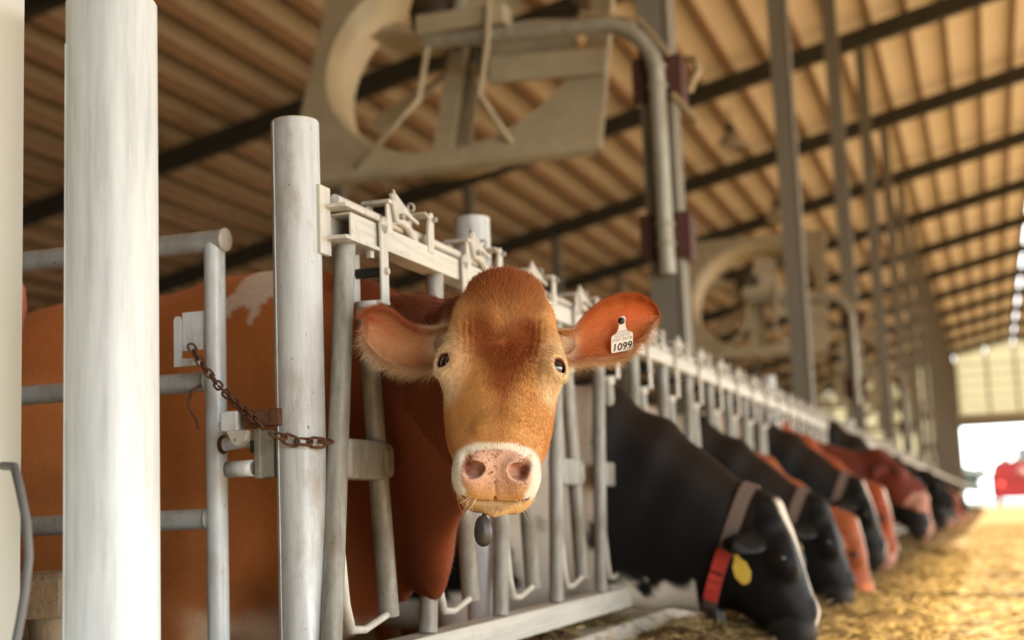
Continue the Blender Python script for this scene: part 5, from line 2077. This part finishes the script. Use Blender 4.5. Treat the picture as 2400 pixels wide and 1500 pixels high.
# ================================================================ FANS
def make_fan():
    t = empty('barn_fan', (COL_X, BAY0, 0))
    o = Vector((-2.90 - COL_X, 0.25, 3.80))
    al = math.radians(25)
    ex, eu = Vector((1, 0, 0)), Vector((0, math.sin(al), math.cos(al)))
    en = ex.cross(eu)                                   # towards the camera side
    S, Rr, th = 0.97, 0.86, 0.03
    nseg = 64
    vs, fs = [], []
    for side in (0.5, -0.5):
        for k in range(nseg):
            a0 = 2 * math.pi * k / nseg
            c_, s_ = math.cos(a0), math.sin(a0)
            m = max(abs(c_), abs(s_))
            vs.append(o + (ex * c_ + eu * s_) * Rr + en * th * side)
            vs.append(o + (ex * (c_ / m) + eu * (s_ / m)) * S + en * th * side)
    N = 2 * nseg
    for k in range(nseg):
        k2 = (k + 1) % nseg
        fs.append((2 * k, 2 * k + 1, 2 * k2 + 1, 2 * k2))
        fs.append((N + 2 * k, N + 2 * k2, N + 2 * k2 + 1, N + 2 * k + 1))
        fs.append((2 * k, 2 * k2, N + 2 * k2, N + 2 * k))
        fs.append((2 * k + 1, N + 2 * k + 1, N + 2 * k2 + 1, 2 * k2 + 1))
    MB().add(vs, fs).build('housing_plate', MAT['fan'], t)
    fl = MB()
    for sgn in (-1, 1):
        fl.box(o + ex * S * sgn - en * 0.02, (0.02, 0.05, 2 * S + 0.02), Matrix((ex, -en, eu)).transposed())
        fl.box(o + eu * S * sgn - en * 0.02, (2 * S + 0.02, 0.05, 0.02), Matrix((ex, -en, eu)).transposed())
    fl.build('housing_flange', MAT['fan'], t)
    MB().lathe(o, -en, [(-0.01, Rr + 0.005), (0.04, Rr - 0.035), (0.30, Rr - 0.055), (0.30, Rr - 0.035), (0.04, Rr - 0.015)], 64).build('orifice_ring', plain('fan_ring', (0.62, 0.50, 0.30), 0.5, 0, 0.1, 6), t)
    for a0 in (4, 76, 148, 220, 272):
        a1 = math.radians(a0)
        rd = ex * math.cos(a1) + eu * math.sin(a1)
        tg = -ex * math.sin(a1) + eu * math.cos(a1)
        vs, fs = [], []
        for i in range(9):
            u = i / 8
            r = 0.12 + 0.60 * u
            wd = 0.10 + 0.07 * math.sin(math.pi * min(1, 0.2 + u * 0.7))
            pit = math.radians(42 - 20 * u)
            cd = tg * math.cos(pit) + en * math.sin(pit)
            nn = rd.cross(cd)
            for q, off in ((-1, 0.004), (0, 0.018), (1, 0.004), (1, -0.004), (0, 0.008), (-1, -0.004)):
                vs.append(o - en * 0.16 + rd * r + cd * wd * q + nn * off)
        for i in range(8):
            for k in range(6):
                k2 = (k + 1) % 6
                fs.append((i * 6 + k, i * 6 + k2, (i + 1) * 6 + k2, (i + 1) * 6 + k))
        fs += [(0, 1, 2, 3, 4, 5)[::-1], tuple(range(48, 54))]
        MB().add(vs, fs).build('blade', MAT['fan'], t)
    MB().lathe(o - en * 0.22, en, [(0, 0), (0, 0.13), (0.10, 0.14), (0.14, 0.10), (0.14, 0)], 24).build('hub', MAT['fan_dark'], t)
    MB().lathe(o + en * 0.08 - ex * 0.06 + eu * 0.05, en, [(0, 0), (0, 0.15), (0.20, 0.15), (0.26, 0.11), (0.27, 0.0)], 24).build('motor', MAT['fan_dark'], t)
    MB().ring(o + en * 0.20 - ex * 0.06 + eu * 0.05, en, 0.155, 0.014, 28, 8).build('motor_guard', MAT['black'], t)
    MB().tube([o - en * 0.10, o + en * 0.12], 0.03, 12).build('shaft', MAT['fan_dark'], t)
    # support: pipe standing on the column, bent over to the motor
    zc_ = 3.30
    p0 = Vector((0.02, -0.155, 2.18))
    pts = [p0, Vector((0.02, -0.155, zc_))]
    pts += [Vector((0.02 - 0.33 * (1 - math.cos(q)), -0.155, zc_ + 0.33 * math.sin(q))) for q in np.linspace(0.12, math.pi / 2 - 0.02, 9)]
    pts += [Vector((-0.75, -0.15, 3.655)), Vector((-1.36, -0.14, 3.690))]
    MB().tube(pts, 0.047, 18).build('support_pipe', MAT['pipe'], t)
    MB().box((-1.12, -0.10, 3.79), (0.55, 0.16, 0.12), None, 0.01).build('motor_mount', MAT['fan'], t)
    MB().tube([(-1.18, -0.10, 3.72), (-1.16, -0.02, 3.98)], 0.04, 12).build('mount_post', MAT['pipe'], t)
    MB().box((-0.66, 0.02, 3.50), (0.70, 0.03, 0.16), Matrix.Rotation(0.05, 3, 'Y'), 0.005).build('cross_board', MAT['fan'], t)
    for zz in (3.29, 2.40):
        b = MB().box((0.01, -0.100, zz), (0.28, 0.016, 0.26), None, 0.004).build('clamp_plate', MAT['rust_red'], t)
        MB().box((0.125, 0.02, zz), (0.016, 0.25, 0.26), None, 0.004).build('clamp_plate', MAT['rust_red'], t)
        for dz in (-0.055, 0.055):
            MB().ring((0.02, -0.155, zz + dz), (0, 0, 1), 0.051, 0.008, 24, 8).build('u_bolt', MAT['pipe'], b)
        for dx_ in (-0.10, 0.10):
            for dz in (-0.09, 0.09):
                MB().tube([(dx_, -0.106, zz + dz), (dx_, -0.125, zz + dz)], 0.014, 6, smooth=False).build('bolt', MAT['rust'], b)
    MB().tube([(0.15, 0.0, 3.42), (0.22, -0.03, 3.40), (0.235, -0.03, 3.33), (0.20, -0.03, 3.28), (0.17, -0.02, 3.22)], 0.022, 10).build('conduit', MAT['jamb_edge'], t)
    MB().tube([(0.10, -0.13, 3.18), (0.19, -0.16, 3.06), (0.24, -0.17, 2.98)], 0.020, 10).build('conduit', MAT['jamb_edge'], t)
    MB().tube([(-0.40, -0.16, 3.72), (-0.05, -0.17, 3.62), (0.10, -0.17, 3.40)], 0.014, 8).build('cable', MAT['jamb_edge'], t)
    # bent rods that brace the plate
    def st_rod(pp):
        MB().tube(pp, 0.018, 10).build('brace_rod', MAT['fan'], t)
    bl = o - ex * 0.50 - eu * 0.90 + en * 0.02
    brr = o + ex * 0.45 - eu * 0.86 + en * 0.02
    st_rod([Vector((-1.33, -0.16, 3.66)), Vector((-1.34, -0.30, 3.30)), Vector((-1.42, -0.38, 3.18)), bl])
    st_rod([Vector((-0.93, -0.18, 3.95)), Vector((-0.94, -0.22, 3.60)), Vector((-0.97, -0.30, 3.28)), brr])
    MB().box(o - eu * 0.45 - en * 0.05, (0.12, 0.03, 0.9), Matrix((ex, -en, eu)).transposed()).build('brace_bar', MAT['fan'], t)
    return t


fan = make_fan()
tag(fan, 'large square-housed barn fan on a bent pipe, overhead above the gate post', 'fan', 'barn fans on the columns')
for k, lab in ((2, 'smaller square-housed barn fan seen past the second bare column'), (4, 'distant barn fan two fans beyond the large one'), (6, 'farthest barn fan on the column row')):
    c = copy_tree(fan)
    c.location = (COL_X, BAY0 + BAY * k, 0)
    c['label'] = lab

# ================================================================ LAMPS UNDER THE ROOF
def make_lamp():
    t = empty('barn_lamp', (0, 0, 0))
    MB().lathe((0, 0, 0), (0, 0, -1), [(0.0, 0.0), (0.0, 0.09), (0.16, 0.10), (0.17, 0.0)], 20).build('ballast', MAT['fan_dark'], t)
    MB().lathe((0, 0, -0.16), (0, 0, -1), [(0.0, 0.07), (0.06, 0.14), (0.20, 0.23), (0.30, 0.25), (0.30, 0.24), (0.20, 0.22), (0.06, 0.13), (0.0, 0.06)], 28).build('reflector', plain('lamp_reflector', (0.42, 0.36, 0.26), 0.4), t)
    MB().tube([(0, 0, 0.0), (0, 0, 0.32)], 0.015, 8).build('hanger', MAT['fan_dark'], t)
    return t


lamp = make_lamp()
for i, (x, y, lab) in enumerate(((-4.3, 27.0, 'dark hanging barn lamp nearer of the two under the roof'), (-4.45, 34.3, 'dark hanging barn lamp farther of the two under the roof'))):
    c = lamp if i == 0 else copy_tree(lamp)
    c.location = (x, y, rz_at(x) - 0.08)
    tag(c, lab, 'lamp', 'barn lamps')

# ================================================================ RED WAGON OUTSIDE
tr = empty('feed_wagon', (2.6, 105.0, 0.34))
W2 = 2.65
prof = [(-W2, 0.62), (-W2 + 0.12, 0.45), (W2 - 0.12, 0.45), (W2, 0.62), (W2 + 0.05, 1.6), (W2 - 0.1, 2.7), (W2 - 0.35, 2.95), (-W2 + 0.35, 2.95), (-W2 + 0.1, 2.7), (-W2 - 0.05, 1.6)]
MB().poly(prof, 5.0, ((0, 2.5, 0), (1, 0, 0), (0, 0, 1), (0, 1, 0))).build('wagon_body', MAT['truck'], tr)
MB().box((0, 2.5, 3.02), (2 * W2 - 0.8, 4.6, 0.10), None, 0.02).build('top_rim', MAT['black'], tr)
for i in range(5):
    MB().box((-1.65 + 0.82 * i, -0.0, 3.18), (0.62, 0.08, 0.24), None, 0.02).build('vent_box', MAT['column'], tr)
MB().box((0, -0.02, 1.85), (2 * W2 - 0.3, 0.06, 0.10)).build('trim_bar', MAT['truck'], tr)
MB().lathe((-0.65, -0.005, 2.25), (0, -1, 0), [(0, 0), (0, 0.36), (0.02, 0.36), (0.02, 0)], 24).build('faded_badge', MAT['truck_logo'], tr)
MB().lathe((-W2 + 0.55, -0.005, 1.45), (0, -1, 0), [(0, 0), (0, 0.17), (0.05, 0.15), (0.06, 0)], 20).build('tail_lamp', plain('tail_lamp', (0.8, 0.05, 0.03), 0.3), tr)
for sx in (-1, 1):
    for yy in (0.9, 4.0):
        wh = MB().lathe((sx * (W2 - 0.42), yy, 0.52), (1, 0, 0), [(-0.2, 0.0), (-0.2, 0.30), (-0.2, 0.46), (-0.12, 0.52), (0.12, 0.52), (0.2, 0.46), (0.2, 0.30), (0.2, 0.0)], 28).build('wheel', MAT['rubber'], tr)
    MB().box((sx * (W2 + 0.02), 0.15, 1.3), (0.14, 0.3, 1.9), None, 0.03).build('side_post', MAT['black'], tr)
tag(tr, 'big red feed wagon standing outside the far door', 'wagon')
